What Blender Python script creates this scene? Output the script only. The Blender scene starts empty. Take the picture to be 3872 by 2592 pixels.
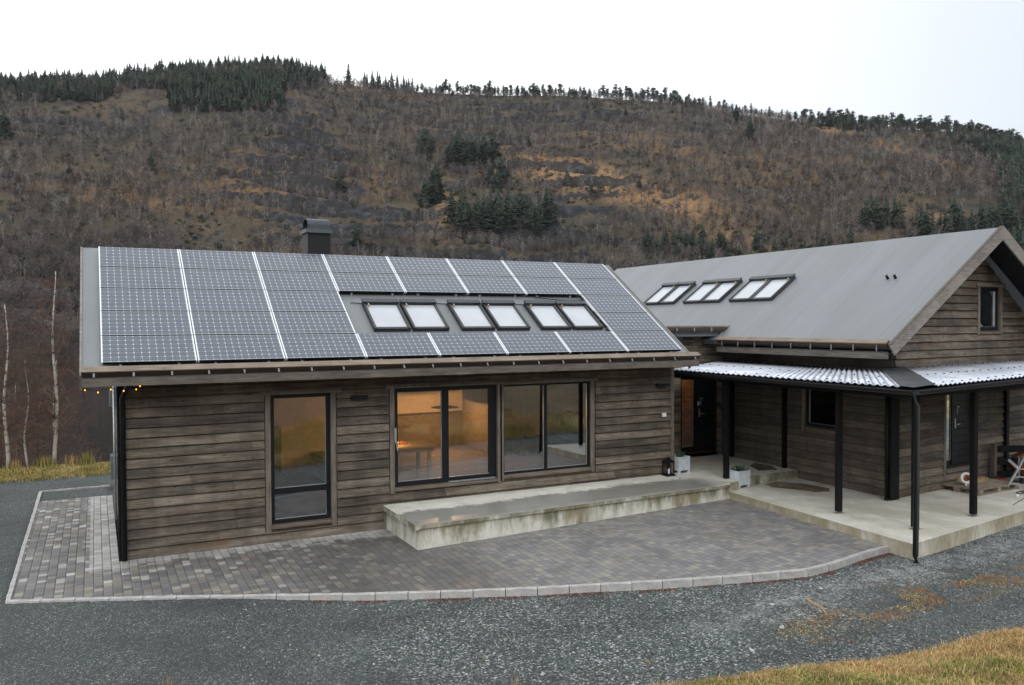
import bpy, math, random
import numpy as np
from mathutils import Vector, Matrix
random.seed(7)
rng = np.random.default_rng(11)
R_ = math.radians
sc = bpy.context.scene
COL = sc.collection

# ------------------------------------------------------------------ helpers
def hx(r, g, b): return (r, g, b, 1.0)

class MB:
    """collects faces and builds one mesh object"""
    def __init__(s): s.v = []; s.f = []; s.m = []
    def add(s, vs, fs, mi=0):
        o = len(s.v); s.v.extend([tuple(p) for p in vs])
        for f in fs: s.f.append(tuple(o + i for i in f)); s.m.append(mi)
        return s
    def box(s, x0, x1, y0, y1, z0, z1, mi=0):
        vs = [(x0,y0,z0),(x1,y0,z0),(x1,y1,z0),(x0,y1,z0),(x0,y0,z1),(x1,y0,z1),(x1,y1,z1),(x0,y1,z1)]
        return s.add(vs, [(0,3,2,1),(4,5,6,7),(0,1,5,4),(1,2,6,5),(2,3,7,6),(3,0,4,7)], mi)
    def hexa(s, p, mi=0):   # 8 points: bottom loop, top loop
        return s.add(p, [(0,3,2,1),(4,5,6,7),(0,1,5,4),(1,2,6,5),(2,3,7,6),(3,0,4,7)], mi)
    def prism(s, prof, a, b, fn, mi=0):   # prof (u,w) pts; fn(t,u,w)->xyz for t=a,b
        n = len(prof)
        vs = [fn(a,u,w) for u,w in prof] + [fn(b,u,w) for u,w in prof]
        fs = [tuple(range(n-1,-1,-1)), tuple(range(n,2*n))] + [(i,(i+1)%n,n+(i+1)%n,n+i) for i in range(n)]
        return s.add(vs, fs, mi)
    def bar(s, p, q, w, h=None, mi=0, up=(0,0,1)):
        h = h or w
        p = Vector(p); q = Vector(q); d = (q-p).normalized(); u = Vector(up)
        if abs(d.dot(u)) > .98: u = Vector((1,0,0))
        a = d.cross(u).normalized()*w/2; b = a.cross(d).normalized()*h/2
        return s.hexa([p-a-b,p+a-b,q+a-b,q-a-b,p-a+b,p+a+b,q+a+b,q-a+b], mi)
    def tube(s, pts, rs, n=8, mi=0, cap=True):
        pts = [Vector(p) for p in pts]
        if not hasattr(rs, '__len__'): rs = [rs]*len(pts)
        o = len(s.v); ref = Vector((0.13,0.31,1)).normalized()
        for i,p in enumerate(pts):
            d = (pts[min(i+1,len(pts)-1)]-pts[max(i-1,0)]).normalized()
            r = ref if abs(d.dot(ref)) < .95 else Vector((1,0,0))
            a = d.cross(r).normalized(); b = d.cross(a).normalized()
            for k in range(n):
                t = 2*math.pi*k/n; s.v.append(tuple(p+(a*math.cos(t)+b*math.sin(t))*rs[i]))
        for i in range(len(pts)-1):
            for k in range(n):
                s.f.append((o+i*n+k,o+i*n+(k+1)%n,o+(i+1)*n+(k+1)%n,o+(i+1)*n+k)); s.m.append(mi)
        if cap:
            s.f.append(tuple(o+k for k in range(n-1,-1,-1))); s.m.append(mi)
            e = o+(len(pts)-1)*n; s.f.append(tuple(e+k for k in range(n))); s.m.append(mi)
        return s
    def lathe(s, c, prof, n=24, mi=0, M=None):
        o = len(s.v)
        for r,z in prof:
            for k in range(n):
                t = 2*math.pi*k/n; p = Vector((r*math.cos(t), r*math.sin(t), z))
                if M is not None: p = M @ p
                s.v.append(tuple(p+Vector(c)))
        for i in range(len(prof)-1):
            for k in range(n):
                s.f.append((o+i*n+k,o+i*n+(k+1)%n,o+(i+1)*n+(k+1)%n,o+(i+1)*n+k)); s.m.append(mi)
        return s
    def build(s, name, mats, parent=None, org=(0,0,0), smooth=False, bevel=0):
        me = bpy.data.meshes.new(name)
        v = np.array(s.v, dtype=float).reshape(-1,3)
        if parent is not None and parent.get('_o') is not None: org = tuple(parent['_o'])
        v = v-np.array(org)
        me.from_pydata(v.tolist(), [], s.f)
        if not isinstance(mats, (list,tuple)): mats = [mats]
        for m in mats: me.materials.append(m)
        if len(mats) > 1: me.polygons.foreach_set('material_index', s.m)
        if smooth: me.polygons.foreach_set('use_smooth', [True]*len(me.polygons))
        me.validate(); me.update()
        o = bpy.data.objects.new(name, me); COL.objects.link(o)
        if parent is not None:
            o.parent = parent
            if parent.type == 'MESH' : pass
        else: o.location = org
        o['_o'] = tuple(org)
        if bevel:
            b = o.modifiers.new('edge', 'BEVEL'); b.width = bevel; b.segments = 2; b.limit_method = 'ANGLE'
        return o

def tag(o, label=None, cat=None, group=None, kind=None):
    if label: o['label'] = label
    if cat: o['category'] = cat
    if group: o['group'] = group
    if kind: o['kind'] = kind
    return o
def thing(name, label, cat, org=(0,0,0), group=None):
    o = bpy.data.objects.new(name, None); COL.objects.link(o); o.location = org
    o.empty_display_size = .1; o['_o'] = tuple(org)
    return tag(o, label, cat, group)
KIDS = {}
def kids(o): return [c for c in o.children]
def dup(src, loc=None, label=None, group=None, rot=None):
    def rec(o, par):
        c = o.copy(); COL.objects.link(c); c.parent = par
        for ch in list(o.children): rec(ch, c)
        return c
    c = rec(src, None)
    if loc is not None: c.location = loc
    if rot is not None: c.rotation_euler = rot
    if label: c['label'] = label
    if group: c['group'] = group
    return c

# ------------------------------------------------------------------ camera (solved from the photo)
RC = np.array([[0.89117866,-0.45363339,-0.00416403],[-0.01422081,-0.01876054,-0.99972287],[0.45342955,0.8909909,-0.02317002]])
CC = np.array([-0.34948815,-16.51827384,4.3039233]); FPX = 3096.998
cam = bpy.data.cameras.new('camera'); camo = bpy.data.objects.new('camera', cam); COL.objects.link(camo)
m = Matrix([[RC[0][i], -RC[1][i], -RC[2][i], CC[i]] for i in range(3)]+[[0,0,0,1]])
camo.matrix_world = m
cam.sensor_width = 36; cam.lens = FPX/3872*36; cam.clip_end = 4000; cam.clip_start = .1
sc.camera = camo
def raydir(V):  # direction through a photo point given in the 2342 px wide view
    mx = V[0]*3872/2342; my = V[1]*3872/2342
    return RC.T @ np.array([(mx-1936)/FPX, (my-1296)/FPX, 1.0])

# ------------------------------------------------------------------ material helpers
class NT:
    def __init__(s, name):
        s.mat = bpy.data.materials.new(name); s.mat.use_nodes = True
        s.t = s.mat.node_tree; s.b = s.t.nodes['Principled BSDF']; s.out = s.t.nodes['Material Output']
    def n(s, kind, **kw):
        nd = s.t.nodes.new(kind)
        for k,v in kw.items():
            if k.startswith('i_'):
                key = k[2:]; key = int(key) if key.isdigit() else key.replace('_',' ')
                s.set(nd.inputs[key], v)
            else: setattr(nd, k, v)
        return nd
    def set(s, inp, v):
        if isinstance(v, bpy.types.NodeSocket): s.t.links.new(v, inp)
        elif isinstance(v, bpy.types.Node): s.t.links.new(v.outputs[0], inp)
        else:
            if hasattr(inp.default_value, '__len__') and not hasattr(v, '__len__'): v = (v,)*len(inp.default_value)
            inp.default_value = v
    def math(s, op, a, b=None, c=None, clamp=False):
        nd = s.t.nodes.new('ShaderNodeMath'); nd.operation = op; nd.use_clamp = clamp
        s.set(nd.inputs[0], a)
        if b is not None: s.set(nd.inputs[1], b)
        if c is not None: s.set(nd.inputs[2], c)
        return nd.outputs[0]
    def coord(s, which='Object'): return s.n('ShaderNodeTexCoord').outputs[which]
    def xyz(s, v):
        nd = s.n('ShaderNodeSeparateXYZ'); s.set(nd.inputs[0], v); return nd.outputs
    def comb(s, x, y, z):
        nd = s.n('ShaderNodeCombineXYZ'); s.set(nd.inputs[0], x); s.set(nd.inputs[1], y); s.set(nd.inputs[2], z); return nd.outputs[0]
    def noise(s, vec, scale=5, detail=4, rough=.55, dist=0):
        nd = s.n('ShaderNodeTexNoise'); s.set(nd.inputs['Vector'], vec); nd.inputs['Scale'].default_value = scale
        nd.inputs['Detail'].default_value = detail; nd.inputs['Roughness'].default_value = rough; nd.inputs['Distortion'].default_value = dist
        return nd.outputs['Fac']
    def white(s, vec):
        nd = s.n('ShaderNodeTexWhiteNoise'); nd.noise_dimensions = '3D'; s.set(nd.inputs['Vector'], vec); return nd.outputs
    def voro(s, vec, scale=5, feature='F1', out='Distance', rand=1):
        nd = s.n('ShaderNodeTexVoronoi'); nd.feature = feature; s.set(nd.inputs['Vector'], vec); nd.inputs['Scale'].default_value = scale
        nd.inputs['Randomness'].default_value = rand
        return nd.outputs[out]
    def ramp(s, fac, stops, interp='LINEAR'):
        nd = s.n('ShaderNodeValToRGB'); s.set(nd.inputs[0], fac); cr = nd.color_ramp; cr.interpolation = interp
        while len(cr.elements) < len(stops): cr.elements.new(.5)
        for e,(p,c) in zip(cr.elements, stops):
            e.position = p; e.color = (c[0],c[1],c[2],1) if hasattr(c,'__len__') else (c,c,c,1)
        return nd.outputs[0]
    def mix(s, f, a, b, mode='MIX'):
        nd = s.n('ShaderNodeMix'); nd.data_type = 'RGBA'; nd.blend_type = mode
        s.set(nd.inputs[0], f)
        for i,v in ((6,a),(7,b)):
            if not isinstance(v, (bpy.types.NodeSocket,)) : v = (v[0],v[1],v[2],1) if hasattr(v,'__len__') else (v,v,v,1)
            s.set(nd.inputs[i], v)
        return nd.outputs[2]
    def smooth(s, x, a, b):
        nd = s.n('ShaderNodeMapRange'); nd.interpolation_type = 'SMOOTHSTEP'; s.set(nd.inputs[0], x)
        nd.inputs[1].default_value = a; nd.inputs[2].default_value = b; return nd.outputs[0]
    def bump(s, h, strength=.3, dist=.02):
        nd = s.n('ShaderNodeBump'); s.set(nd.inputs['Height'], h); nd.inputs['Strength'].default_value = strength
        nd.inputs['Distance'].default_value = dist; s.set(s.b.inputs['Normal'], nd.outputs[0]); return nd
    def fin(s, col=None, rough=None, metal=None, spec=None):
        if col is not None:
            if not isinstance(col, bpy.types.NodeSocket): col = (col[0],col[1],col[2],1)
            s.set(s.b.inputs['Base Color'], col)
        if rough is not None: s.set(s.b.inputs['Roughness'], rough)
        if metal is not None: s.set(s.b.inputs['Metallic'], metal)
        if spec is not None: s.set(s.b.inputs['Specular IOR Level'], spec)
        return s.mat

def m_plain(name, col, rough=.6, metal=0, var=.25, scale=6, spec=.5, bump=0, bscale=60):
    k = NT(name); c = k.coord(); f = k.noise(c, scale, 5, .6)
    col2 = k.mix(k.smooth(f, .3, .7), tuple(x*(1-var) for x in col), tuple(min(1,x*(1+var)) for x in col))
    if bump: k.bump(k.noise(c, bscale, 4), bump, .01)
    return k.fin(col2, rough, metal, spec)

BH = .186
def m_clad(name, z0=0.0, dark=1.0, warm=0.0, calm=1.0):
    k = NT(name); p = k.xyz(k.coord())
    u = k.math('ADD', p[0], p[1]); z = k.math('DIVIDE', k.math('SUBTRACT', p[2], z0), BH)
    bid = k.math('FLOOR', k.math('ADD', z, .002)); fz = k.math('FRACT', z)
    h1 = k.white(k.comb(bid, 3.3, 7.1))
    plank = k.math('FLOOR', k.math('DIVIDE', k.math('ADD', u, k.math('MULTIPLY', h1[0], 9.0)), 4.4))
    h2 = k.white(k.comb(bid, plank, 1.7)); h3 = k.white(k.comb(plank, bid, 5.2))
    grain = k.noise(k.comb(k.math('MULTIPLY', u, .9), k.math('MULTIPLY', bid, 5.17), k.math('MULTIPLY', z, 5.5)), 3.0, 8, .68, .6)
    tone = k.noise(k.comb(k.math('MULTIPLY', u, .55), k.math('MULTIPLY', bid, 3.9), k.math('MULTIPLY', z, .7)), 1.6, 4, .6)
    v = k.math('ADD', k.math('MULTIPLY', grain, .62), k.math('ADD', k.math('MULTIPLY', tone, .5*calm), .25*(1-calm)))
    v = k.math('ADD', v, k.math('MULTIPLY', k.math('SUBTRACT', h2[0], .5), .13*calm))
    d = dark
    drip = k.noise(k.comb(k.math('MULTIPLY', u, 2.4), 0, k.math('MULTIPLY', p[2], .5)), 1.0, 5, .65)
    v = k.math('ADD', v, k.math('MULTIPLY', k.math('SUBTRACT', drip, .5), .30))
    col = k.ramp(v, [(.36,(.022*d,.018*d,.015*d)),(.48,(.062*d,.053*d,.043*d)),(.59,(.130*d,.108*d,.084*d)),(.74,(.26*d,.222*d,.178*d))])
    # warm unweathered patches lower down
    wn = k.noise(k.comb(k.math('MULTIPLY', u, .5), k.math('MULTIPLY', bid, 2.1), p[2]), 1.9, 5, .65)
    low = k.smooth(k.math('ADD', p[2], k.math('MULTIPLY', h3[0], 1.2)), 1.9, .3)
    wf = k.math('MULTIPLY', k.smooth(wn, .48, .72), k.math('ADD', k.math('MULTIPLY', low, .75), .12+warm))
    col = k.mix(wf, col, (.150*d,.088*d,.050*d))
    # knots
    kv = k.voro(k.comb(k.math('MULTIPLY', u, 2.1), k.math('MULTIPLY', bid, 2.7), k.math('MULTIPLY', z, 1.0)), 1.25)
    kn = k.smooth(kv, .125, .05)
    col = k.mix(k.math('MULTIPLY', kn, .8), col, (.020,.015,.011))
    # lap shadow painted with the dirt under each lip; dirt along the lower edge
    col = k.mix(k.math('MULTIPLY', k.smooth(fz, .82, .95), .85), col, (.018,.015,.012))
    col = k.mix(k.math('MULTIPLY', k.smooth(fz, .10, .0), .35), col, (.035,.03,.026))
    fib = k.noise(k.comb(k.math('MULTIPLY', u, 4.5), k.math('MULTIPLY', bid, 8.3), k.math('MULTIPLY', z, 26)), 1.5, 5, .8)
    col = k.mix(k.math('MULTIPLY', k.smooth(fib, .50, .62), .55), col, (.035*d,.029*d,.024*d))
    nb = k.n('ShaderNodeBump'); k.set(nb.inputs['Height'], grain); nb.inputs['Strength'].default_value = .45; nb.inputs['Distance'].default_value = .006
    k.set(k.b.inputs['Normal'], nb.outputs[0])
    return k.fin(col, k.math('ADD', .62, k.math('MULTIPLY', grain, .25)), 0, .35)

def m_wood(name, c1, c2, axis=0, sc_=2.2, rough=.7):
    k = NT(name); p = k.xyz(k.coord())
    s_ = [9,9,9]; s_[axis] = .7
    v = k.comb(*[k.math('MULTIPLY', p[i], s_[i]) for i in range(3)])
    g = k.noise(v, sc_*1.6, 8, .68, .5); t = k.noise(k.coord(), 1.7, 3)
    f = k.math('ADD', k.math('MULTIPLY', g, .75), k.math('MULTIPLY', t, .35))
    col = k.ramp(f, [(.36,c1),(.68,c2)])
    kv = k.voro(k.comb(*[k.math('MULTIPLY', p[i], 2.4 if i == axis else 5) for i in range(3)]), 1.3)
    col = k.mix(k.math('MULTIPLY', k.smooth(kv, .09, .03), .75), col, (.02,.015,.01))
    k.bump(g, .35, .006)
    return k.fin(col, rough, 0, .35)

M = {}
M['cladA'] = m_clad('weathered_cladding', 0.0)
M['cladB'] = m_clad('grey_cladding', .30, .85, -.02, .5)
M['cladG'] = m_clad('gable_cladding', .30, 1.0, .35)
M['trim'] = m_wood('weathered_trim', (.062,.052,.042), (.20,.175,.145), 2)
M['trimx'] = m_wood('weathered_board', (.048,.041,.034), (.165,.145,.122), 0)
M['trimy'] = m_wood('weathered_board_lengthwise', (.050,.042,.035), (.15,.132,.112), 1)
M['snowx'] = m_wood('pale_brown_beam', (.095,.075,.058), (.29,.235,.18), 0)
M['snowy'] = m_wood('pale_brown_beam_lengthwise', (.095,.075,.058), (.29,.235,.18), 1)
M['barge'] = m_wood('silver_barge_board', (.11,.098,.088), (.30,.28,.26), 0)
M['plinth'] = m_wood('sill_board', (.06,.05,.04), (.20,.16,.125), 0)
M['black'] = m_plain('black_stained_wood', (.005,.005,.006), .6, 0, .3, 6, .18)
M['blackm'] = m_plain('black_painted_metal', (.006,.007,.009), .42, 0, .25, 6, .3)
M['frame'] = m_plain('anthracite_frame', (.007,.009,.012), .42, 0, .2, 6, .3)
M['rlframe'] = m_plain('roof_window_grey', (.035,.039,.042), .45, .2, .25)
M['galv'] = m_plain('galvanised_steel', (.42,.44,.45), .42, .75, .2, 30)
M['alu'] = m_plain('aluminium', (.62,.64,.66), .35, .8, .1, 30)
M['alu_edge'] = m_plain('panel_frame_silver', (.80,.82,.84), .38, .25, .08, 30)
M['chim'] = m_plain('chimney_metal', (.009,.010,.011), .5, .3, .25, 12)
M['cowl'] = m_plain('cowl_metal', (.042,.052,.060), .42, .3, .2, 12)
M['flash'] = m_plain('grey_flashing', (.17,.19,.20), .5, .4, .2, 4)
M['dflash'] = m_plain('dark_flashing', (.045,.05,.055), .5, .3, .3, 4)
M['white'] = m_plain('white_plastic', (.75,.74,.70), .4, 0, .05)
M['plaster'] = m_plain('warm_plaster', (.62,.50,.36), .8, 0, .06)
M['darkin'] = m_plain('dark_interior', (.10,.075,.055), .8, 0, .2)
M['table'] = m_wood('oak_table', (.36,.24,.14), (.60,.42,.26), 0)
M['rust'] = m_plain('rust_paint', (.20,.050,.016), .7, 0, .7, 9)
M['rubber'] = m_plain('black_rubber', (.012,.012,.012), .6, 0, .2)
M['red'] = m_plain('faded_red', (.25,.04,.03), .5, 0, .3)
M['pallet'] = m_wood('pallet_wood', (.13,.10,.075), (.34,.285,.22), 0)
M['newwood'] = m_wood('yellow_timber', (.24,.15,.075), (.42,.29,.15), 0)

def m_roof(name, col, seam_axis, span=1.0):
    k = NT(name); p = k.xyz(k.coord())
    c = k.coord()
    along = p[seam_axis]
    n1 = k.noise(c, .55, 5, .6); n2 = k.noise(k.comb(k.math('MULTIPLY', p[0], 1.5 if seam_axis==0 else .25), k.math('MULTIPLY', p[1], 1.5 if seam_axis==1 else .25), k.math('MULTIPLY', p[2], .25)), 1.6, 5, .6)
    sid = k.math('FLOOR', k.math('DIVIDE', along, span)); hs = k.white(k.comb(sid, 2.2, 1.1))[0]
    v = k.math('ADD', k.math('MULTIPLY', n1, .5), k.math('MULTIPLY', n2, .5)); v = k.math('ADD', v, k.math('MULTIPLY', k.math('SUBTRACT', hs, .5), .10))
    colr = k.ramp(v, [(.3, tuple(x*.84 for x in col)), (.7, tuple(x*1.12 for x in col))])
    fr = k.math('FRACT', k.math('DIVIDE', along, span)); seam = k.smooth(k.math('ABSOLUTE', k.math('SUBTRACT', fr, .5)), .478, .495)
    colr = k.mix(k.math('MULTIPLY', seam, .38), colr, tuple(x*.55 for x in col))
    fine = k.noise(c, 120, 3); k.bump(fine, .12, .004)
    return k.fin(colr, k.math('ADD', .38, k.math('MULTIPLY', n1, .22)), 0, .5)
M['roofA'] = m_roof('roofing_felt_near', (.185,.20,.21), 0)
M['roofB'] = m_roof('roofing_felt', (.185,.20,.21), 1)

def m_pv():
    k = NT('solar_cells'); p = k.xyz(k.coord())
    cx = k.math('DIVIDE', k.math('SUBTRACT', p[0], .022), .1262); cy = k.math('DIVIDE', k.math('SUBTRACT', p[1], .022), .1307)
    fx = k.math('ABSOLUTE', k.math('SUBTRACT', k.math('FRACT', cx), .5)); fy = k.math('ABSOLUTE', k.math('SUBTRACT', k.math('FRACT', cy), .5))
    gx = k.smooth(fx, .468, .485); gy = k.smooth(fy, .470, .487)
    dia = k.smooth(k.math('ADD', fx, fy), .86, .89)
    bus = k.smooth(k.math('ABSOLUTE', k.math('SUBTRACT', k.math('FRACT', k.math('MULTIPLY', cy, 3.0)), .5)), .08, .045)
    hcell = k.white(k.comb(k.math('FLOOR', cx), k.math('FLOOR', cy), 1.0))[0]
    base = k.mix(hcell, (.042,.055,.084), (.060,.074,.104))
    col = k.mix(k.math('MULTIPLY', bus, .55), base, (.32,.35,.37))
    line = k.math('MAXIMUM', gx, gy, clamp=True)
    col = k.mix(k.math('MULTIPLY', line, .55), col, (.42,.46,.48))
    col = k.mix(k.math('MULTIPLY', dia, .8), col, (.68,.72,.74))
    inx = k.math('MULTIPLY', k.math('GREATER_THAN', cx, 0), k.math('LESS_THAN', cx, 12)); iny = k.math('MULTIPLY', k.math('GREATER_THAN', cy, 0), k.math('LESS_THAN', cy, 6))
    col = k.mix(k.math('MULTIPLY', inx, iny), (.35,.38,.40), col)
    return k.fin(col, .22, 0, .7)
M['pv'] = m_pv()

def m_concrete(name, wet=True):
    k = NT(name); c = k.coord(); p = k.xyz(c); g = k.xyz(k.n('ShaderNodeNewGeometry').outputs['Normal'])
    n = k.noise(c, 2.2, 8, .62); n2 = k.noise(c, 14, 5, .6)
    v = k.math('ADD', k.math('MULTIPLY', n, .7), k.math('MULTIPLY', n2, .3))
    col = k.ramp(v, [(.3,(.46,.45,.39)),(.55,(.64,.63,.56)),(.75,(.76,.75,.68))])
    up = k.smooth(g[2], .4, .7)
    rough = .75
    if wet:
        # wet part of the ledge, spreading from the front edge
        w = k.math('ADD', k.math('MULTIPLY', p[1], -1.0), k.math('MULTIPLY', k.noise(c, 9.0, 9, .85), 1.5))
        w = k.math('ADD', w, k.math('MULTIPLY', k.math('SUBTRACT', p[0], 5.0), .035))
        w = k.math('ADD', w, k.math('MULTIPLY', k.noise(c, .8, 2), .7))
        wf = k.math('MULTIPLY', k.smooth(w, 1.88, 2.06), up)
        wf = k.math('MULTIPLY', wf, k.smooth(p[0], 13.2, 12.2))
        col = k.mix(k.math('MULTIPLY', wf, .80), col, (.115,.112,.100))
        rough = k.math('SUBTRACT', .75, k.math('MULTIPLY', wf, .36))
    else:
        w = k.math('ADD', k.noise(k.comb(k.math('MULTIPLY', p[0], .9), k.math('MULTIPLY', p[1], .55), 0), 1.5, 5, .55), 0)
        col = k.mix(k.math('MULTIPLY', k.smooth(w, .40, .62), .5), col, (.40,.36,.27))
    # green and brown run-off streaks on the vertical faces
    sv = k.noise(k.comb(k.math('MULTIPLY', p[0], 1.3), k.math('MULTIPLY', p[1], 1.3), k.math('MULTIPLY', p[2], .4)), 1.9, 9, .70, .2)
    side = k.math('SUBTRACT', 1.0, up)
    top = k.smooth(k.math('ADD', k.math('MULTIPLY', p[2], .34 if wet else .3), k.math('MULTIPLY', sv, .95)), .46 if wet else .30, .70 if wet else .62)
    col = k.mix(k.math('MULTIPLY', k.math('MULTIPLY', side, top), .88), col, k.mix(k.smooth(k.noise(c, 2.3, 4), .4, .6), (.085,.090,.026), (.20,.165,.085)) if wet else k.mix(k.smooth(k.noise(c, 2.3, 4), .4, .6), (.24,.205,.12), (.30,.26,.17)))
    k.bump(n2, .3, .01)
    return k.fin(col, rough, 0, .45)
M['ledge'] = m_concrete('stained_concrete', True)
M['slab'] = m_concrete('pale_concrete', False)

def m_paver():
    k = NT('paving_setts'); p = k.xyz(k.coord()); W = .142
    x = k.math('DIVIDE', p[0], W); cidx = k.math('FLOOR', x); fx = k.math('FRACT', x)
    hc = k.white(k.comb(cidx, 1.0, 9.0))
    L = k.math('ADD', .135, k.math('MULTIPLY', k.math('FLOOR', k.math('MULTIPLY', hc[0], 2.99)), .036))
    y = k.math('DIVIDE', k.math('ADD', p[1], k.math('MULTIPLY', k.math('FRACT', k.math('MULTIPLY', hc[0], 17.3)), .6)), L)
    ridx = k.math('FLOOR', y); fy = k.math('FRACT', y)
    hb = k.white(k.comb(cidx, ridx, 4.0)); hb2 = k.white(k.comb(ridx, cidx, 8.0))
    ex = k.math('MINIMUM', fx, k.math('SUBTRACT', 1.0, fx)); ey = k.math('MULTIPLY', k.math('MINIMUM', fy, k.math('SUBTRACT', 1.0, fy)), k.math('DIVIDE', L, W))
    e = k.math('MINIMUM', ex, ey); joint = k.smooth(e, .095, .02)
    col = k.ramp(hb[0], [(0,(.150,.150,.156)),(.35,(.190,.187,.190)),(.6,(.225,.218,.212)),(.8,(.245,.225,.190)),(1,(.295,.280,.250))])
    warmfade = k.smooth(p[0], 6.5, 3.0)
    col = k.mix(k.math('MULTIPLY', k.math('MULTIPLY', k.math('GREATER_THAN', hb2[0], .80), warmfade), .7), col, (.235,.205,.140))
    col = k.mix(k.math('MULTIPLY', warmfade, .75), col, k.ramp(hb2[0], [(0,(.065,.064,.068)),(.28,(.115,.113,.117)),(.5,(.19,.185,.18)),(.66,(.16,.135,.105)),(.82,(.28,.25,.195)),(.93,(.36,.34,.30)),(1,(.48,.46,.42))]))
    # pale dried-out setts in the drip shelter along the walls
    nz = k.noise(k.coord(), 5, 4, .6)
    dfront = k.math('ADD', k.math('MULTIPLY', p[1], -1.0), k.math('MULTIPLY', k.math('SUBTRACT', hb[0], .5), .55))
    inx = k.math('MULTIPLY', k.math('GREATER_THAN', p[0], -.50), k.math('LESS_THAN', p[0], 5.2))
    pale = k.math('MULTIPLY', k.smooth(dfront, .66, .40), inx)
    dleft = k.math('ADD', k.math('MULTIPLY', p[0], -1.0), k.math('MULTIPLY', k.math('SUBTRACT', hb2[0], .5), .4))
    pl2 = k.math('MULTIPLY', k.smooth(dleft, .52, .34), k.math('LESS_THAN', p[0], .0))
    pl2 = k.math('MULTIPLY', pl2, k.math('GREATER_THAN', p[1], -.5))
    scat = k.math('MULTIPLY', k.math('GREATER_THAN', hb2[0], .86), k.math('MULTIPLY', k.smooth(k.math('MULTIPLY', p[1], -1), 2.0, .5), k.smooth(p[0], 5.0, 1.5)))
    pf = k.math('MAXIMUM', k.math('MAXIMUM', pale, pl2), k.math('MULTIPLY', scat, .6), clamp=True)
    col = k.mix(k.math('MULTIPLY', pf, k.math('ADD', .45, k.math('MULTIPLY', nz, .6))), col, k.mix(hb[0], (.42,.41,.39), (.74,.73,.70)))
    spot = k.smooth(k.noise(k.coord(), 40, 3, .6), .3, .75)
    col = k.mix(k.math('MULTIPLY', spot, .35), col, (.22,.22,.22))
    col = k.mix(k.math('MULTIPLY', joint, k.math('ADD', .30, k.math('MULTIPLY', k.smooth(p[0], 7.5, 3.5), .14))), col, (.035,.034,.032))
    blot = k.noise(k.coord(), 1.1, 6, .65); col = k.mix(k.math('MULTIPLY', k.smooth(blot, .42, .62), .28), col, (.075,.072,.070))
    wetn = k.smooth(k.noise(k.coord(), .7, 4, .5), .42, .6)
    # the middle of the yard between x 2 and 6 is still damp
    damp = k.math('MULTIPLY', k.smooth(p[0], 1.6, 3.4), k.smooth(p[0], 6.6, 5.2))
    wetd = k.math('MULTIPLY', damp, k.math('SUBTRACT', 1.0, pf))
    col = k.mix(k.math('MULTIPLY', wetd, .45), col, (.055,.050,.046))
    h = k.math('ADD', k.math('MULTIPLY', k.smooth(e, .0, .14), 1.0), k.math('MULTIPLY', hb[0], .35))
    k.bump(h, .8, .012)
    return k.fin(col, k.math('SUBTRACT', .70, k.math('MULTIPLY', wetn, .22)), 0, .5)
M['paver'] = m_paver()

def m_granite():
    k = NT('granite'); c = k.coord(); n = k.noise(c, 90, 3, .7); n2 = k.noise(c, 6, 5)
    v = k.math('ADD', k.math('MULTIPLY', n, .6), k.math('MULTIPLY', n2, .4))
    col = k.ramp(v, [(.35,(.19,.185,.18)),(.5,(.40,.39,.38)),(.68,(.58,.57,.56))]); k.bump(k.noise(c, 25, 6, .7), .7, .02)
    return k.fin(col, .75)
M['granite'] = m_granite()

def m_stone():
    k = NT('stone_slips'); p = k.xyz(k.coord()); br = k.n('ShaderNodeTexBrick')
    u = k.math('ADD', p[0], p[1])
    k.set(br.inputs['Vector'], k.comb(u, p[2], 0)); br.inputs['Scale'].default_value = 1
    br.inputs['Brick Width'].default_value = .33; br.inputs['Row Height'].default_value = .078; br.inputs['Mortar Size'].default_value = .004
    br.offset = .37
    br.inputs['Color1'].default_value = (0,0,0,1); br.inputs['Color2'].default_value = (1,1,1,1); br.inputs['Mortar'].default_value = (0,0,0,1)
    n = k.noise(k.coord(), 7, 6, .65)
    f = k.math('ADD', k.math('MULTIPLY', br.outputs['Color'], .55), k.math('MULTIPLY', n, .45))
    col = k.ramp(f, [(.2,(.085,.075,.062)),(.5,(.20,.17,.13)),(.8,(.30,.245,.175))])
    col = k.mix(br.outputs['Fac'], col, (.05,.045,.04)); k.bump(k.math('SUBTRACT', f, k.math('MULTIPLY', br.outputs['Fac'], .8)), .8, .02)
    return k.fin(col, .8, 0, .3)
M['stone'] = m_stone()

def m_glass(name, extra=.10, tint=(.93,.95,.95), gain=1.5):
    k = NT(name); t = k.t
    t.nodes.remove(k.b)
    tr = k.n('ShaderNodeBsdfTransparent'); tr.inputs[0].default_value = (*tint,1)
    gl = k.n('ShaderNodeBsdfGlossy'); gl.inputs['Roughness'].default_value = .0; gl.inputs[0].default_value = (.95,.97,1,1)
    fr = k.n('ShaderNodeFresnel'); fr.inputs[0].default_value = 1.62
    f = k.math('ADD', k.math('MULTIPLY', fr.outputs[0], gain), extra, clamp=True)
    mx = k.n('ShaderNodeMixShader'); k.set(mx.inputs[0], f); t.links.new(tr.outputs[0], mx.inputs[1]); t.links.new(gl.outputs[0], mx.inputs[2])
    t.links.new(mx.outputs[0], k.out.inputs[0]); return k.mat
M['glass'] = m_glass('window_glass', .10); M['glass_low'] = m_glass('sidelight_glass', .0, gain=.5)
M['blind_sky'] = m_plain('blind_with_sky_reflection', (.46,.49,.52), .2, 0, .06, 1.2, .8)  # white blind and the sky's reflection painted together as one pane colour

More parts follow.
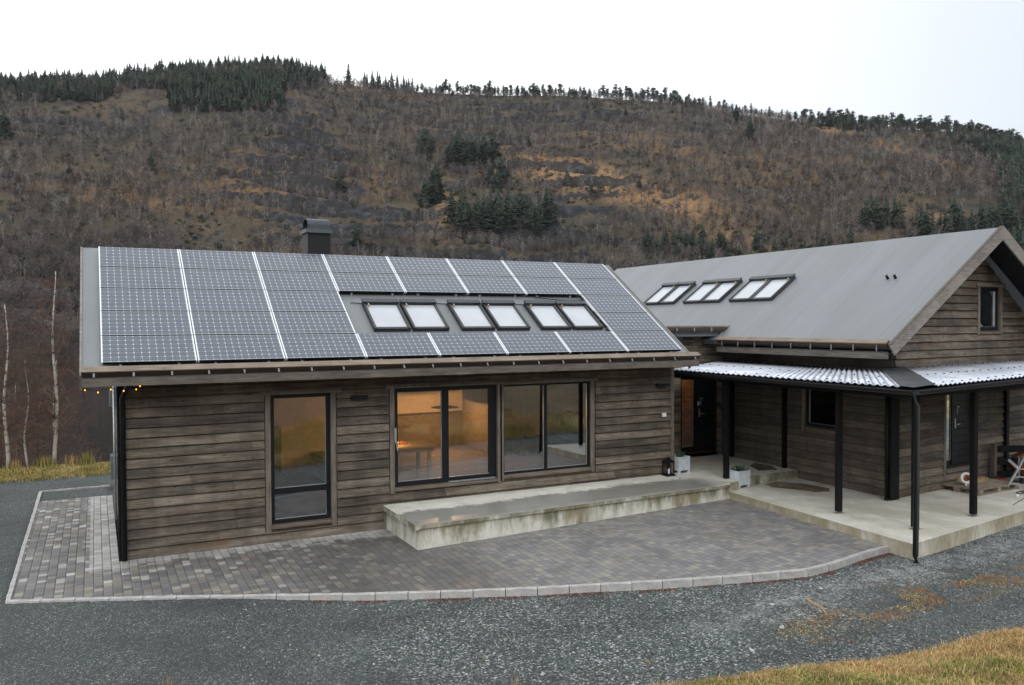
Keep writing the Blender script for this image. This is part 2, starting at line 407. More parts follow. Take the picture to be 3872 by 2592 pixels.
def m_emit(name, col, st):
    k = NT(name); k.b.inputs['Emission Color'].default_value = (*col,1); k.b.inputs['Emission Strength'].default_value = st
    return k.fin(col, .5)
M['flame'] = m_emit('candle_flame', (1.0,.42,.08), 14)
M['bulb'] = m_emit('fairy_bulb', (1.0,.30,.02), 5)
M['lampglow'] = m_emit('lit_lamp_shade', (1.0,.55,.18), 5)

def m_corr():
    k = NT('corrugated_sheet'); c = k.coord(); n = k.noise(c, 1.4, 5); n2 = k.noise(c, 9, 5, .65)
    col = k.mix(k.smooth(k.math('ADD', k.math('MULTIPLY', n, .6), k.math('MULTIPLY', n2, .4)), .35, .7), (.46,.50,.57), (.76,.80,.87))
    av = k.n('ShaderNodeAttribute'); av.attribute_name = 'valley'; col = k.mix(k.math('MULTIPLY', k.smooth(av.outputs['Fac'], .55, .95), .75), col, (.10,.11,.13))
    return k.fin(col, .38, 0, .6)
M['corr'] = m_corr()

def m_bark():
    k = NT('birch_bark'); p = k.xyz(k.coord())
    n = k.noise(k.comb(k.math('MULTIPLY', p[0], 3), k.math('MULTIPLY', p[1], 3), k.math('MULTIPLY', p[2], 9)), 1.6, 5, .65)
    n2 = k.noise(k.comb(k.math('MULTIPLY', p[0], 8), k.math('MULTIPLY', p[1], 8), k.math('MULTIPLY', p[2], 26)), 1, 4, .6)
    f = k.math('MAXIMUM', k.smooth(n, .56, .62), k.smooth(n2, .60, .66), clamp=True)
    col = k.mix(f, (.42,.39,.34), (.035,.03,.028)); return k.fin(col, .7)
M['birch'] = m_bark()
M['twig'] = m_plain('red_brown_twigs', (.120,.072,.058), .8, 0, .3, 2, .2)
M['fartwig'] = m_plain('grey_brown_twigs', (.115,.098,.090), .85, 0, .35, .03, .1)
M['fartrunk'] = m_plain('pale_trunk', (.22,.20,.18), .85, 0, .3, .2, .1)
M['needle'] = m_plain('conifer_needles', (.040,.060,.040), .8, 0, .45, .08, .15)
M['pineneedle'] = m_plain('pine_needles', (.040,.058,.036), .8, 0, .4, .1, .15)
M['trunk'] = m_plain('conifer_trunk', (.075,.06,.05), .85, 0, .3, 2, .1)
M['juniper'] = m_plain('juniper_needles', (.045,.105,.070), .75, 0, .5, 25, .2)
M['soil'] = m_plain('potting_soil', (.03,.022,.016), .9, 0, .3, 20)
M['planter'] = m_plain('whitewashed_planter', (.52,.56,.60), .6, 0, .12, 7)

def m_ground():
    k = NT('ground_cover'); g = k.n('ShaderNodeNewGeometry'); pos = g.outputs['Position']; p = k.xyz(pos)
    at = k.n('ShaderNodeAttribute'); at.attribute_name = 'grass'; ga = at.outputs['Fac']
    at2 = k.n('ShaderNodeAttribute'); at2.attribute_name = 'fine'; fa = at2.outputs['Fac']
    # gravel: individual chips, two sizes
    vc = k.n('ShaderNodeTexVoronoi'); k.set(vc.inputs['Vector'], pos); vc.inputs['Scale'].default_value = 36
    vf = k.n('ShaderNodeTexVoronoi'); k.set(vf.inputs['Vector'], pos); vf.inputs['Scale'].default_value = 62
    cc = k.xyz(vc.outputs['Color'])[0]; cf = k.xyz(vf.outputs['Color'])[1]
    chip = k.ramp(cc, [(0,(.028,.038,.038)),(.45,(.068,.088,.086)),(.74,(.140,.165,.158)),(.90,(.27,.285,.27)),(1,(.58,.56,.51))])
    finec = k.ramp(cf, [(0,(.022,.029,.029)),(.5,(.044,.055,.054)),(.80,(.085,.100,.096)),(.95,(.17,.18,.17)),(1,(.38,.37,.34))])
    edge = k.smooth(vc.outputs['Distance'], .45, .75)
    chip = k.mix(k.math('MULTIPLY', edge, .55), chip, (.018,.02,.022))
    gravel = k.mix(fa, chip, finec)
    # dry, paler dusty band
    at3 = k.n('ShaderNodeAttribute'); at3.attribute_name = 'pale'
    nz = k.noise(pos, 2.5, 6, .65)
    pf = k.math('MULTIPLY', at3.outputs['Fac'], k.smooth(nz, .35, .62))
    gravel = k.mix(k.math('MULTIPLY', pf, .72), gravel, k.mix(cc, (.20,.225,.23), (.50,.51,.51)))
    damp = k.smooth(k.noise(pos, .8, 6, .6), .42, .62)
    gravel = k.mix(k.math('MULTIPLY', damp, .42), gravel, (.030,.037,.036))
    gravel = k.mix(k.math('MULTIPLY', k.smooth(k.noise(k.comb(p[0], k.math('MULTIPLY', p[1], 2.5), 3), .45, 5, .6), .50, .62), .30), gravel, (.020,.025,.025))
    # moss specks
    at4 = k.n('ShaderNodeAttribute'); at4.attribute_name = 'moss'
    mf = k.math('MULTIPLY', at4.outputs['Fac'], k.smooth(k.noise(k.comb(p[0], k.math('MULTIPLY', p[1], 1.8), 0), 2.3, 7, .72), .53, .64))
    gravel = k.mix(k.math('MULTIPLY', mf, .8), gravel, k.mix(k.noise(pos, 6, 3), (.12,.105,.02), (.27,.16,.06)))
    # grass
    n1 = k.noise(pos, 1.1, 7, .7); n2 = k.noise(pos, 26, 5, .7); n3 = k.noise(pos, .35, 3)
    gv = k.math('ADD', k.math('MULTIPLY', n1, .55), k.math('MULTIPLY', n2, .45))
    gcol = k.ramp(gv, [(.32,(.10,.075,.025)),(.46,(.20,.155,.045)),(.56,(.32,.22,.08)),(.70,(.46,.33,.15))])
    gcol = k.mix(k.smooth(n3, .56, .70), gcol, k.ramp(gv, [(.35,(.045,.055,.014)),(.65,(.17,.17,.045))]))
    at5 = k.n('ShaderNodeAttribute'); at5.attribute_name = 'scrub'
    gcol = k.mix(k.math('MULTIPLY', at5.outputs['Fac'], .92), gcol, k.ramp(n1, [(.35,(.030,.022,.014)),(.65,(.085,.055,.032))]))
    gm = k.smooth(k.math('ADD', ga, k.math('MULTIPLY', k.math('SUBTRACT', nz, .5), .5)), .42, .56)
    col = k.mix(gm, gravel, gcol)
    h = k.math('ADD', k.math('MULTIPLY', k.math('SUBTRACT', 1.0, vc.outputs['Distance']), k.math('SUBTRACT', 1.0, fa)), k.math('MULTIPLY', k.math('SUBTRACT', 1.0, vf.outputs['Distance']), .45))
    hh = k.mix(gm, h, n2)
    k.bump(k.xyz(hh)[0], .9, .02)
    return k.fin(col, .72, 0, .4)
M['ground'] = m_ground()

def m_hill():
    k = NT('hillside_cover'); g = k.n('ShaderNodeNewGeometry'); pos = g.outputs['Position']; p = k.xyz(pos); nr = k.xyz(g.outputs['True Normal'])
    pv = k.comb(p[0], p[1], k.math('MULTIPLY', p[2], 2.0))
    n1 = k.noise(pv, .012, 9, .66); n2 = k.noise(pv, .05, 8, .72); n3 = k.noise(pv, .35, 6, .7)
    v = k.math('ADD', k.math('ADD', k.math('MULTIPLY', n1, .4), k.math('MULTIPLY', n2, .35)), k.math('MULTIPLY', n3, .25))
    veg = k.ramp(v, [(.38,(.020,.021,.014)),(.46,(.050,.045,.031)),(.53,(.095,.072,.047)),(.64,(.20,.125,.068))])
    n4 = k.noise(pv, 1.1, 4, .7)
    veg = k.mix(.22, veg, (.034,.034,.026))
    veg = k.mix(k.math('MULTIPLY', k.smooth(n4, .50, .66), .8), veg, (.022,.022,.015))
    veg = k.mix(k.math('MULTIPLY', k.smooth(k.noise(pv, .9, 3, .7), .60, .70), .7), veg, (.26,.16,.08))
    at = k.n('ShaderNodeAttribute'); at.attribute_name = 'open'
    bright = k.math('MULTIPLY', at.outputs['Fac'], k.smooth(n2, .34, .52))
    veg = k.mix(bright, veg, k.ramp(n3, [(.3,(.15,.085,.042)),(.7,(.34,.20,.095))]))
    steep = k.smooth(k.math('ADD', k.math('ADD', nr[2], k.math('MULTIPLY', k.math('SUBTRACT', n2, .5), .9)), k.math('MULTIPLY', k.math('SUBTRACT', n3, .5), .5)), .72, .60)
    rv = k.noise(k.comb(k.math('MULTIPLY', p[0], .5), k.math('MULTIPLY', p[1], .5), p[2]), .25, 7, .7)
    rock = k.ramp(rv, [(.38,(.008,.010,.013)),(.54,(.024,.028,.034)),(.68,(.075,.080,.088)),(.82,(.20,.21,.21))])
    col = k.mix(k.math('MULTIPLY', steep, .9), veg, rock)
    k.bump(n3, .6, 1.5)
    return k.fin(col, .9, 0, .15)
M['hill'] = m_hill()

def m_water():
    k = NT('dark_lake'); c = k.n('ShaderNodeNewGeometry').outputs['Position']
    k.bump(k.noise(c, .8, 4, .6), .06, .2)
    return k.fin((.008,.010,.010), .10, 0, .5)
M['water'] = m_water()

# ------------------------------------------------------------------ world and light
w = bpy.data.worlds.new('World'); sc.world = w; w.use_nodes = True
wt = w.node_tree; bg = wt.nodes['Background']
SUN_EL, SUN_AZ = R_(38), R_(200)
sky = wt.nodes.new('ShaderNodeTexSky'); sky.sky_type = 'NISHITA'; sky.sun_disc = False
sky.sun_elevation = SUN_EL; sky.sun_rotation = SUN_AZ; sky.air_density = 1.0; sky.dust_density = 4.0
hs = wt.nodes.new('ShaderNodeHueSaturation'); hs.inputs['Saturation'].default_value = .12
wt.links.new(sky.outputs[0], hs.inputs['Color'])
tc = wt.nodes.new('ShaderNodeTexCoord'); nz = wt.nodes.new('ShaderNodeTexNoise'); nz.inputs['Scale'].default_value = 1.3; nz.inputs['Detail'].default_value = 3
wt.links.new(tc.outputs['Generated'], nz.inputs['Vector'])
sx = wt.nodes.new('ShaderNodeSeparateXYZ'); wt.links.new(tc.outputs['Generated'], sx.inputs[0])
mr = wt.nodes.new('ShaderNodeMapRange'); mr.inputs[1].default_value = .40; mr.inputs[2].default_value = .95; wt.links.new(sx.outputs[0], mr.inputs[0])
cmix = wt.nodes.new('ShaderNodeMix'); cmix.data_type = 'RGBA'; wt.links.new(mr.outputs[0], cmix.inputs[0])
cmix.inputs[6].default_value = (11.5,11.8,12.2,1); cmix.inputs[7].default_value = (4.9,5.5,6.3,1)   # cloud deck: bright to the left, greyer to the right
lay = wt.nodes.new('ShaderNodeMix'); lay.data_type = 'RGBA'; lay.inputs[0].default_value = .80
wt.links.new(hs.outputs[0], lay.inputs[6]); wt.links.new(cmix.outputs[2], lay.inputs[7])
wt.links.new(lay.outputs[2], bg.inputs['Color']); bg.inputs['Strength'].default_value = .145
sl = bpy.data.lights.new('sun', 'SUN'); sl.energy = .5; sl.angle = R_(20); sl.color = (1,.97,.93)
so = bpy.data.objects.new('sun', sl); COL.objects.link(so)
sd = Vector((math.sin(SUN_AZ)*math.cos(SUN_EL), math.cos(SUN_AZ)*math.cos(SUN_EL), math.sin(SUN_EL)))
so.rotation_euler = sd.to_track_quat('Z', 'Y').to_euler()
sc.view_settings.view_transform = 'Standard'; sc.view_settings.look = 'None'; sc.view_settings.exposure = 0.0; sc.view_settings.gamma = 1

# ------------------------------------------------------------------ numpy noise
def vnoise(x, y, seed=0):
    xi = np.floor(x).astype(np.int64); yi = np.floor(y).astype(np.int64); xf = x-xi; yf = y-yi
    def h(a,b):
        n = (a*374761393+b*668265263+seed*1442695041) & 0xFFFFFFFF
        n = ((n ^ (n >> 13))*1274126177) & 0xFFFFFFFF
        n = n ^ (n >> 16)
        return (n & 0xFFFF)/65535.0
    u = xf*xf*(3-2*xf); v = yf*yf*(3-2*yf)
    return (h(xi,yi)*(1-u)+h(xi+1,yi)*u)*(1-v)+(h(xi,yi+1)*(1-u)+h(xi+1,yi+1)*u)*v
def fbm(x, y, oct=5, seed=0, gain=.5):
    s = 0; a = 1; t = 0
    for i in range(oct):
        s = s+a*vnoise(x*2**i, y*2**i, seed+i*17); t += a; a *= gain
    return s/t
def sstep(x, a, b):
    t = np.clip((x-a)/(b-a), 0, 1); return t*t*(3-2*t)

def grid_mesh(name, X, Y, Z, mat, attrs=None, smooth=True):
    ny, nx = X.shape
    v = np.stack([X,Y,Z], -1).reshape(-1,3)
    i = np.arange(nx-1)[None,:]+np.arange(ny-1)[:,None]*nx
    f = np.stack([i, i+1, i+1+nx, i+nx], -1).reshape(-1,4)
    me = bpy.data.meshes.new(name); me.vertices.add(len(v)); me.vertices.foreach_set('co', v.ravel())
    me.loops.add(f.size); me.loops.foreach_set('vertex_index', f.ravel()); me.polygons.add(len(f))
    me.polygons.foreach_set('loop_start', np.arange(len(f))*4); me.polygons.foreach_set('loop_total', np.full(len(f),4))
    me.update(calc_edges=True); me.materials.append(mat)
    if smooth: me.polygons.foreach_set('use_smooth', np.ones(len(f), bool))
    for k_,a in (attrs or {}).items():
        at = me.attributes.new(k_, 'FLOAT', 'POINT'); at.data.foreach_set('value', a.ravel().astype(np.float32))
    o = bpy.data.objects.new(name, me); COL.objects.link(o); return o

def tri_mesh(name, V, F, mats, mi=None, parent=None):
    """V (n,3), F (m,3) numpy"""
    me = bpy.data.meshes.new(name); me.vertices.add(len(V)); me.vertices.foreach_set('co', np.ascontiguousarray(V, dtype=np.float32).ravel())
    me.loops.add(F.size); me.loops.foreach_set('vertex_index', np.ascontiguousarray(F, dtype=np.int32).ravel()); me.polygons.add(len(F))
    me.polygons.foreach_set('loop_start', np.arange(len(F))*3); me.polygons.foreach_set('loop_total', np.full(len(F),3))
    if not isinstance(mats, (list,tuple)): mats = [mats]
    for q in mats: me.materials.append(q)
    if mi is not None: me.polygons.foreach_set('material_index', mi.astype(np.int32))
    me.update(calc_edges=True)
    o = bpy.data.objects.new(name, me); COL.objects.link(o)
    if parent is not None: o.parent = parent
    return o

# ------------------------------------------------------------------ near ground
KERB = [(-1.70,7.87),(-1.69,4.9),(-1.68,1.98),(-1.66,-1.66),(-.52,-2.12),(.71,-2.67),(2.2,-3.36),(3.0,-3.75),(3.95,-4.15),(4.47,-4.37),(5.4,-4.75),(5.93,-4.98),
        (6.89,-5.34),(7.37,-5.52),(8.37,-5.87),(8.87,-6.03),(9.37,-6.2),(9.92,-6.34),(10.47,-6.48),(11.24,-6.41),(11.82,-6.29),(12.6,-6.2)]
def zp(x): return .13*np.clip((x-5)/8, 0, 1)
kx = np.array([p[0] for p in KERB[3:]]); ky = np.array([p[1] for p in KERB[3:]])
def kfront(x): return np.interp(x, kx, ky)
def bank_edge(x):
    e = np.interp(x, [-60,0,5.2,8,10.1,11.2,16,60], [-6.7,-7.7,-8.80,-9.52,-9.72,-10.05,-10.3,-12.4])
    return e+.22*(fbm(np.asarray(x)*1.1, np.zeros_like(np.asarray(x, dtype=float)), 4, 5)-.5)*2
def north_edge(x): return 9.6+.25*np.sin(np.asarray(x)*.9)
def gz(x, y):
    x = np.asarray(x, dtype=float); y = np.asarray(y, dtype=float)
    z = -.085*sstep(x, 1.2, 4.0)+.13*np.clip((x-5)/8, 0, 1)-.02
    inside = (x > -1.6) & (x < 13.0) & (y > kfront(x)+.085) & (y < 7.8)
    z = np.where(inside & ~((x < 0) & (y > 6.5)), -.16, z)
    z = z+.05*(fbm(x*.5, y*.5, 3, 3)-.5)*np.where(y < -3, 1, .4)
    d = bank_edge(x)-y
    z = z+np.where(d > 0, .20*sstep(d, 0, .35)+.275*d-.10*(1-np.exp(-np.maximum(d,0)/18))*np.maximum(d-8,0)*.6+.14*(fbm(x*.9, y*.9, 5, 9)-.5)*sstep(d, 0, 1), 0)
    n = y-12.0-.5*(fbm(x*.3, y*0, 3, 2)-.5)
    z = z+np.where(n > 0, -.62*n*sstep(n, 0, 1.2), 0)+.10*sstep(y, 9.6, 10.6)*(1-sstep(y, 11.2, 12.3))
    e = -x-9.0
    z = z+np.where(e > 0, -.45*e*sstep(e, 0, 2)*sstep(y, -6, 2), 0)
    return np.maximum(z, -17)
def axis(segs):
    out = []
    for a,b,s in segs: out.append(np.arange(a, b, s))
    return np.concatenate(out+[[segs[-1][1]]])
gx = axis([(-170,-40,4),(-40,-8,1.0),(-8,-2.4,.3),(-2.4,14,.12),(14,20,.25),(20,40,1.0),(40,150,5)])
gy = axis([(-120,-40,4),(-40,-18,.8),(-18,-10.5,.3),(-10.5,-6.6,.12),(-6.6,-1.4,.09),(-1.4,8.4,.2),(8.4,16,.2),(16,46,1.2)])
X, Y = np.meshgrid(gx, gy); Z = gz(X, Y)
dg = bank_edge(X)-Y
grass = np.maximum(sstep(dg, -.05, .25), sstep(Y, 9.7, 10.3)*sstep(16-X*0, 0, 1))
grass = np.maximum(grass, sstep(-X, 8.5, 10.5)*sstep(Y, -9, -4))
fine = np.clip(sstep(4.2-X+.35*(Y+5), 0, 2.5)+sstep(Y, 6.2, 6.9)*(X < 1), 0, 1)
fine = np.maximum(fine, sstep(X, 9.2, 10.2)*sstep(-Y, 7.5, 8.0)*.75)
pale = np.exp(-((Y+7.25-.05*(X-10))/.38)**2)*sstep(X, 6.6, 8.4)*sstep(18-X, 0, 2)+.35*sstep(X, 13.5, 15)*sstep(-Y, 5.5, 6)
moss = np.exp(-((Y+8.1-.02*(X-10))/.42)**2)*sstep(X, 7.6, 9.2)
g_o = grid_mesh('ground', X, Y, Z, M['ground'], dict(scrub=np.clip(sstep(dg-.9*sstep(12-X,0,3), .9, 2.2)*(.7+.5*fbm(X*.15,Y*.15,3,4)),0,1), grass=grass, fine=fine, pale=np.clip(pale,0,1), moss=np.clip(moss,0,1)))
tag(g_o, kind='structure')

# paving inside the kerb
pm = MB()
xs = list(np.arange(-1.62, 13.25, .2))
for a,b in zip(xs[:-1], xs[1:]):
    ya0, ya1 = float(kfront(a))+.05, float(kfront(b))+.05
    top = 6.5 if b <= .05 else .06
    n = 6
    for i in range(n):
        t0, t1 = i/n, (i+1)/n
        P = lambda x, y0, t: (x, y0+(top-y0)*t, float(zp(x)))
        pm.add([P(a,ya0,t0), P(b,ya1,t0), P(b,ya1,t1), P(a,ya0,t1)], [(0,1,2,3)])
tag(pm.build('paving', M['paver']), kind='structure')

# kerb stones, each one a thing
pts = [Vector((p[0],p[1],0)) for p in KERB]+[Vector((13.02,-6.2,0))]
pts2 = [Vector((-.05,7.92,0)), Vector((-1.72,7.89,0))]
def resample(pl, step, breaks=()):
    out = []
    acc = [pl[0]]; cur = pl[0]; i = 1; res = [pl[0]]
    need = step
    while i < len(pl):
        d = (pl[i]-cur).length
        if d >= need: cur = cur+(pl[i]-cur).normalized()*need; res.append(cur); need = step
        else: need -= d; cur = pl[i]; i += 1
    if (res[-1]-pl[-1]).length > .12: res.append(pl[-1])
    return res
kn = 0
def kerbstones(pl, step, label, hv):
    global kn
    rs = resample(pl, step)
    for a,b in zip(rs[:-1], rs[1:]):
        d = (b-a).normalized(); nrm = Vector((-d.y, d.x, 0)); L = (b-a).length; mb = MB()
        a2 = a+d*.006; b2 = b-d*.006; n = 5; z0 = -.22
        for sgn in (0,):
            rows = []
            for i in range(n+1):
                q = a2+(b2-a2)*(i/n); zt = float(zp(q.x))+.018+random.uniform(-.004,.004); j = random.uniform(-.006,.006)
                rows.append([(q+nrm*(-.005+j)), (q+nrm*(.0+j)), (q+nrm*.012), (q+nrm*.070), (q+nrm*.075)])
                zs = [z0, zt-.012, zt, zt, z0]
                rows[-1] = [(v.x, v.y, zz) for v,zz in zip(rows[-1], zs)]
            o = len(mb.v)
            for r in rows: mb.v.extend(r)
            for i in range(n):
                for c in range(4):
                    mb.f.append((o+i*5+c, o+(i+1)*5+c, o+(i+1)*5+c+1, o+i*5+c+1)); mb.m.append(0)
            mb.f.append((o,o+1,o+2,o+3,o+4)); mb.m.append(0); e = o+n*5; mb.f.append((e+4,e+3,e+2,e+1,e)); mb.m.append(0)
        mid = (a+b)/2
        ob = mb.build('kerbstone', M['granite'], org=(mid.x, mid.y, 0)); tag(ob, label, 'kerbstone', hv); kn += 1
kerbstones(pts[3:], .52, 'grey granite kerbstone in the front edge of the paving beside the gravel', 'granite kerbstones along the front of the paving')
kerbstones([pts[3],pts[2],pts[1],pts[0]][::-1], .97, 'pale granite kerbstone in the left edge of the paving running back beside the house', 'granite kerbstones along the left side of the paving')
kerbstones(pts2, .8, 'pale granite kerbstone in the far edge of the paved strip, near the grass', 'granite kerbstones at the far end of the paving')

# ------------------------------------------------------------------ cladding builder
def cladding(mb, u0, u1, z0, z1, fn, openings=(), lap=.045, bh=BH, base=None, mi=0, topfn=None):
    base = z0 if base is None else base
    r0 = int(math.floor((z0-base)/bh+1e-6)); r1 = int(math.ceil((z1-base)/bh-1e-6))
    for r in range(r0, r1):
        a = base+r*bh; b = a+bh; za, zb = max(a, z0), min(b, z1)
        if zb-za < .004: continue
        lo, hi = u0, u1
        if topfn:
            t = topfn(za)
            if t is None: continue
            lo, hi = max(u0, t[0]), min(u1, t[1])
            if hi-lo < .02: continue
        br = sorted(set([lo, hi]+[x for o in openings for x in o[:2] if lo < x < hi]))
        for s, e in zip(br[:-1], br[1:]):
            mid = (s+e)/2; iv = [(za, zb)]
            for o in openings:
                if o[0] <= mid <= o[1]:
                    nv = []
                    for p, q in iv:
                        if o[2] >= q or o[3] <= p: nv.append((p,q)); continue
                        if o[2] > p: nv.append((p, o[2]))
                        if o[3] < q: nv.append((o[3], q))
                    iv = nv
            for p, q in iv:
                if q-p < .003: continue
                f = lambda z: lap*(1-(z-a)/bh)+.004
                prof = [(0, p), (f(p), p), (f(q), q), (0, q)]
                mb.prism(prof, s, e, lambda t, w_, z_: fn(t, w_, z_), mi)

def wallcore(mb, u0, u1, z0, z1, fn, openings, th, mi=0):
    xs = sorted(set([u0,u1]+[x for o in openings for x in o[:2]]))
    for s,e in zip(xs[:-1], xs[1:]):
        mid = (s+e)/2; iv = [(z0,z1)]
        for o in openings:
            if o[0] <= mid <= o[1]:
                nv = []
                for p,q in iv:
                    if o[2] > p: nv.append((p, min(q,o[2])))
                    if o[3] < q: nv.append((max(p,o[3]), q))
                iv = nv
        for p,q in iv:
            mb.prism([(0,p),(th,p),(th,q),(0,q)], s, e, fn, mi)

# window: frame bars around glass in a wall parallel to X at y, or generic via fn(u, depth, z)
def window(par, fn, u0, u1, z0, z1, fw=.07, mull=(), trans=(), casing=None, sillm=None, setback=.05, glass=None, name='window', top=None):
    fr = MB()
    d0, d1 = -setback, -setback-.07
    def bx(a,b,c,d,e0=d0,e1=d1,mb=fr,mi=0): mb.prism([(e1,c),(e0,c),(e0,d),(e1,d)], a, b, fn, mi)
    bx(u0,u0+fw,z0,z1); bx(u1-fw,u1,z0,z1); bx(u0+fw,u1-fw,z0,z0+fw); bx(u0+fw,u1-fw,z1-fw,z1)
    for mu, mw in mull: bx(mu-mw/2, mu+mw/2, z0+fw, z1-fw)
    for tz, tw in trans: bx(u0+fw, u1-fw, tz-tw/2, tz+tw/2, d0+.002, d1-.002)
    # thin pale sealing strip round the glass
    w_ = fr.build(name, M['frame'], par)
    gl = MB(); gl.prism([(-setback-.045,z0+fw*.6),(-setback-.035,z0+fw*.6),(-setback-.035,z1-fw*.6),(-setback-.045,z1-fw*.6)], u0+fw*.6, u1-fw*.6, fn)
    gl.build('pane', glass or M['glass'], w_)
    us = [u0+fw]+[x for mu,mw in mull for x in (mu-mw/2,mu+mw/2)]+[u1-fw]
    zs = [z0+fw]+[x for tz,tw in trans for x in (tz-tw/2,tz+tw/2)]+[z1-fw]
    se = MB(); g = .008
    for i in range(0, len(us), 2):
        for j in range(0, len(zs), 2):
            a,b,c,d = us[i],us[i+1],zs[j],zs[j+1]
            e0 = d0-.012
            se.prism([(e0-.02,c),(e0,c),(e0,c+g),(e0-.02,c+g)], a, b, fn); se.prism([(e0-.02,c+g),(e0,c+g),(e0,d),(e0-.02,d)], b-g, b, fn)
    se.build('glazing_bead', M['galv'], w_)
    if casing:
        cw, cl, ch = casing
        cs = MB()
        cs.prism([(0,z0-ch),(.045,z0-ch),(.045,z1),(0,z1)], u0-cw, u0, fn); cs.prism([(0,z0-ch),(.045,z0-ch),(.045,z1),(0,z1)], u1, u1+cw, fn)
        if top: cs.prism([(0,z1),(.075,z1),(.085,z1+.02),(.06,z1+.09),(0,z1+.09)], top[0], top[1], fn)
        cs.build('casing', M['trim'], w_)
        sl_ = MB(); sl_.prism([(-.06,z0-.045),(.07,z0-.075),(.075,z0-.04),(-.06,z0)], u0-.0, u1+.0, fn)
        sl_.build('sill', M['plinth'], w_)
    return w_

# ------------------------------------------------------------------ HOUSE A (long house with the solar roof)
TH = R_(33.586); cT, sT = math.cos(TH), math.sin(TH); P0 = (-.26,-.6,3.65)
def rp(x, s, h): return (x, P0[1]+s*cT-h*sT, P0[2]+s*sT+h*cT)
A = thing('timber_house', 'long grey-brown timber house with solar panels on its roof, glass doors and a black chimney', 'house', (0,0,0))
fA = lambda u, d, z: (u, -d, z)
OPA = [(2.70,3.90,.34,2.92),(5.25,7.67,.84,2.95),(7.80,10.16,.86,2.93)]
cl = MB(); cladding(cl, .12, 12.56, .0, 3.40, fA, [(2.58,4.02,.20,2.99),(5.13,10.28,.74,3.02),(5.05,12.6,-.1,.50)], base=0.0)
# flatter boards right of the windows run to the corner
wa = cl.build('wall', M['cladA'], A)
co = MB(); wallcore(co, .1, 12.5, .0, 3.5, lambda u,d,z:(u, .004+d, z), OPA, .2)
co.box(.1,.3,.204,6.1,0,3.5); co.box(12.3,12.5,.204,6.1,0,3.5)
co.build('inner_wall', M['darkin'], A); co = MB(); co.box(.3,12.3,5.9,6.1,0,3.5); co.build('back_wall', M['plaster'], A)
# west wall cladding seen at a grazing angle
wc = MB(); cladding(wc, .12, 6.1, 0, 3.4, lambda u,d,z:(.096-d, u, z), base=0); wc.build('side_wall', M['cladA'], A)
ec = MB(); cladding(ec, 0.02, 6.1, 0, 3.4, lambda u,d,z:(12.504+d, u, z), base=0)
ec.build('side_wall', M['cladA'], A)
for xx in (12.5,.1): ec = MB(); ec.add([(xx,0,3.4),(xx,6.1,3.4),(xx,3.05,5.7)], [(0,1,2)]); ec.build('gable_wall', M['cladA'], A)
cb = MB(); cb.box(-.02,.12,-.05,.12,.0,3.38); cb.build('corner_board', M['black'], A)
dp = MB(); dp.tube([(.16,-.30,3.34),(.16,-.30,3.22),(.07,-.10,2.98),(.07,-.10,.02)], .045, 12); dp.build('downpipe', M['blackm'], A, smooth=True)
cr = MB(); cr.box(12.50,12.60,-.045,.02,.50,3.38); cr.build('corner_trim', M['trim'], A)
vt = MB(); vt.box(5.0,5.05,-.05,.0,-.0,.52); vt.build('corner_trim', M['trim'], A)
fl = MB(); fl.box(.3,4.8,.21,5.9,.1,.30); fl.box(4.9,12.3,.21,5.9,.5,.82); fl.box(4.8,4.9,.22,3.2,.1,3.4); fl.box(9.6,9.75,2.6,5.9,.82,3.4)
fl.build('floor', M['darkin'], A)
ce = MB(); ce.box(.3,12.3,.21,5.9,3.10,3.16); ce.build('ceiling', M['darkin'], A)
window(A, fA, 2.70,3.90,.34,2.92, .085, trans=((.985,.12),), casing=(.10,1,.14), top=(2.50,4.12))
wd = window(A, fA, 5.25,7.67,.84,2.95, .10, mull=((6.44,.16),), casing=(.10,1,.12), top=(5.05,7.80), name='sliding_door')
rj = MB(); rj.box(7.50,7.665,.045,.12,.94,2.85); rj.build('jamb_panel', M['frame'], wd)
hd = MB(); hd.box(5.275,5.315,.028,.052,1.80,2.10); hd.bar((5.295,.025,1.80),(5.295,-.02,1.78),.025); hd.bar((5.295,-.02,1.79),(5.32,-.02,1.62),.022); hd.build('handle', M['alu'], wd)
tk = MB(); tk.box(6.5,7.62,-.012,.04,.838,.862); tk.build('threshold', M['galv'], wd)
window(A, fA, 7.82,10.14,.88,2.93, .055, mull=((8.95,.085),), casing=(.09,1,.12), top=(7.80,10.30))
# wall below the doors, header board
# roof slabs
rf = MB()
def slab(mb, x0, x1, s0, s1, h0, h1, back=False):
    P = []
    for h in (h0,h1):
        for (x,s) in ((x0,s0),(x1,s0),(x1,s1),(x0,s1)):
            p = rp(x,s,h)
            if back: p = (p[0], 2*YR-p[1], p[2])
            P.append(p)
    mb.hexa(P if not back else [P[1],P[0],P[3],P[2],P[5],P[4],P[7],P[6]])
SR = 4.335; YR = P0[1]+SR*cT+.12*sT
slab(rf, -.56, 12.66, -.16, SR, -.26, -.12); slab(rf, -.56, 12.66, -.16, SR, -.26, -.12, True)
roof = rf.build('roof', M['roofA'], A)
for x0,x1 in ((-.60,-.562),(12.662,12.70)):
    rk = MB()
    P = []
    for h in (-.42,-.10):
        for (x,s) in ((x0,-.22),(x1,-.22),(x1,SR+.0),(x0,SR+.0)): P.append(rp(x,s,h))
    rk.hexa(P); P2 = [(p[0], 2*YR-p[1], p[2]) for p in P]; rk.hexa([P2[1],P2[0],P2[3],P2[2],P2[5],P2[4],P2[7],P2[6]])
    rk.build('barge_board', M['barge'], A)
so_ = MB(); so_.box(-.55,12.65,-.80,.0,3.30,3.33); so_.build('soffit', M['black'], A)
fs = MB(); fs.box(-.56,12.72,-.86,-.83,3.25,3.395); fs.build('fascia', M['trimx'], A)
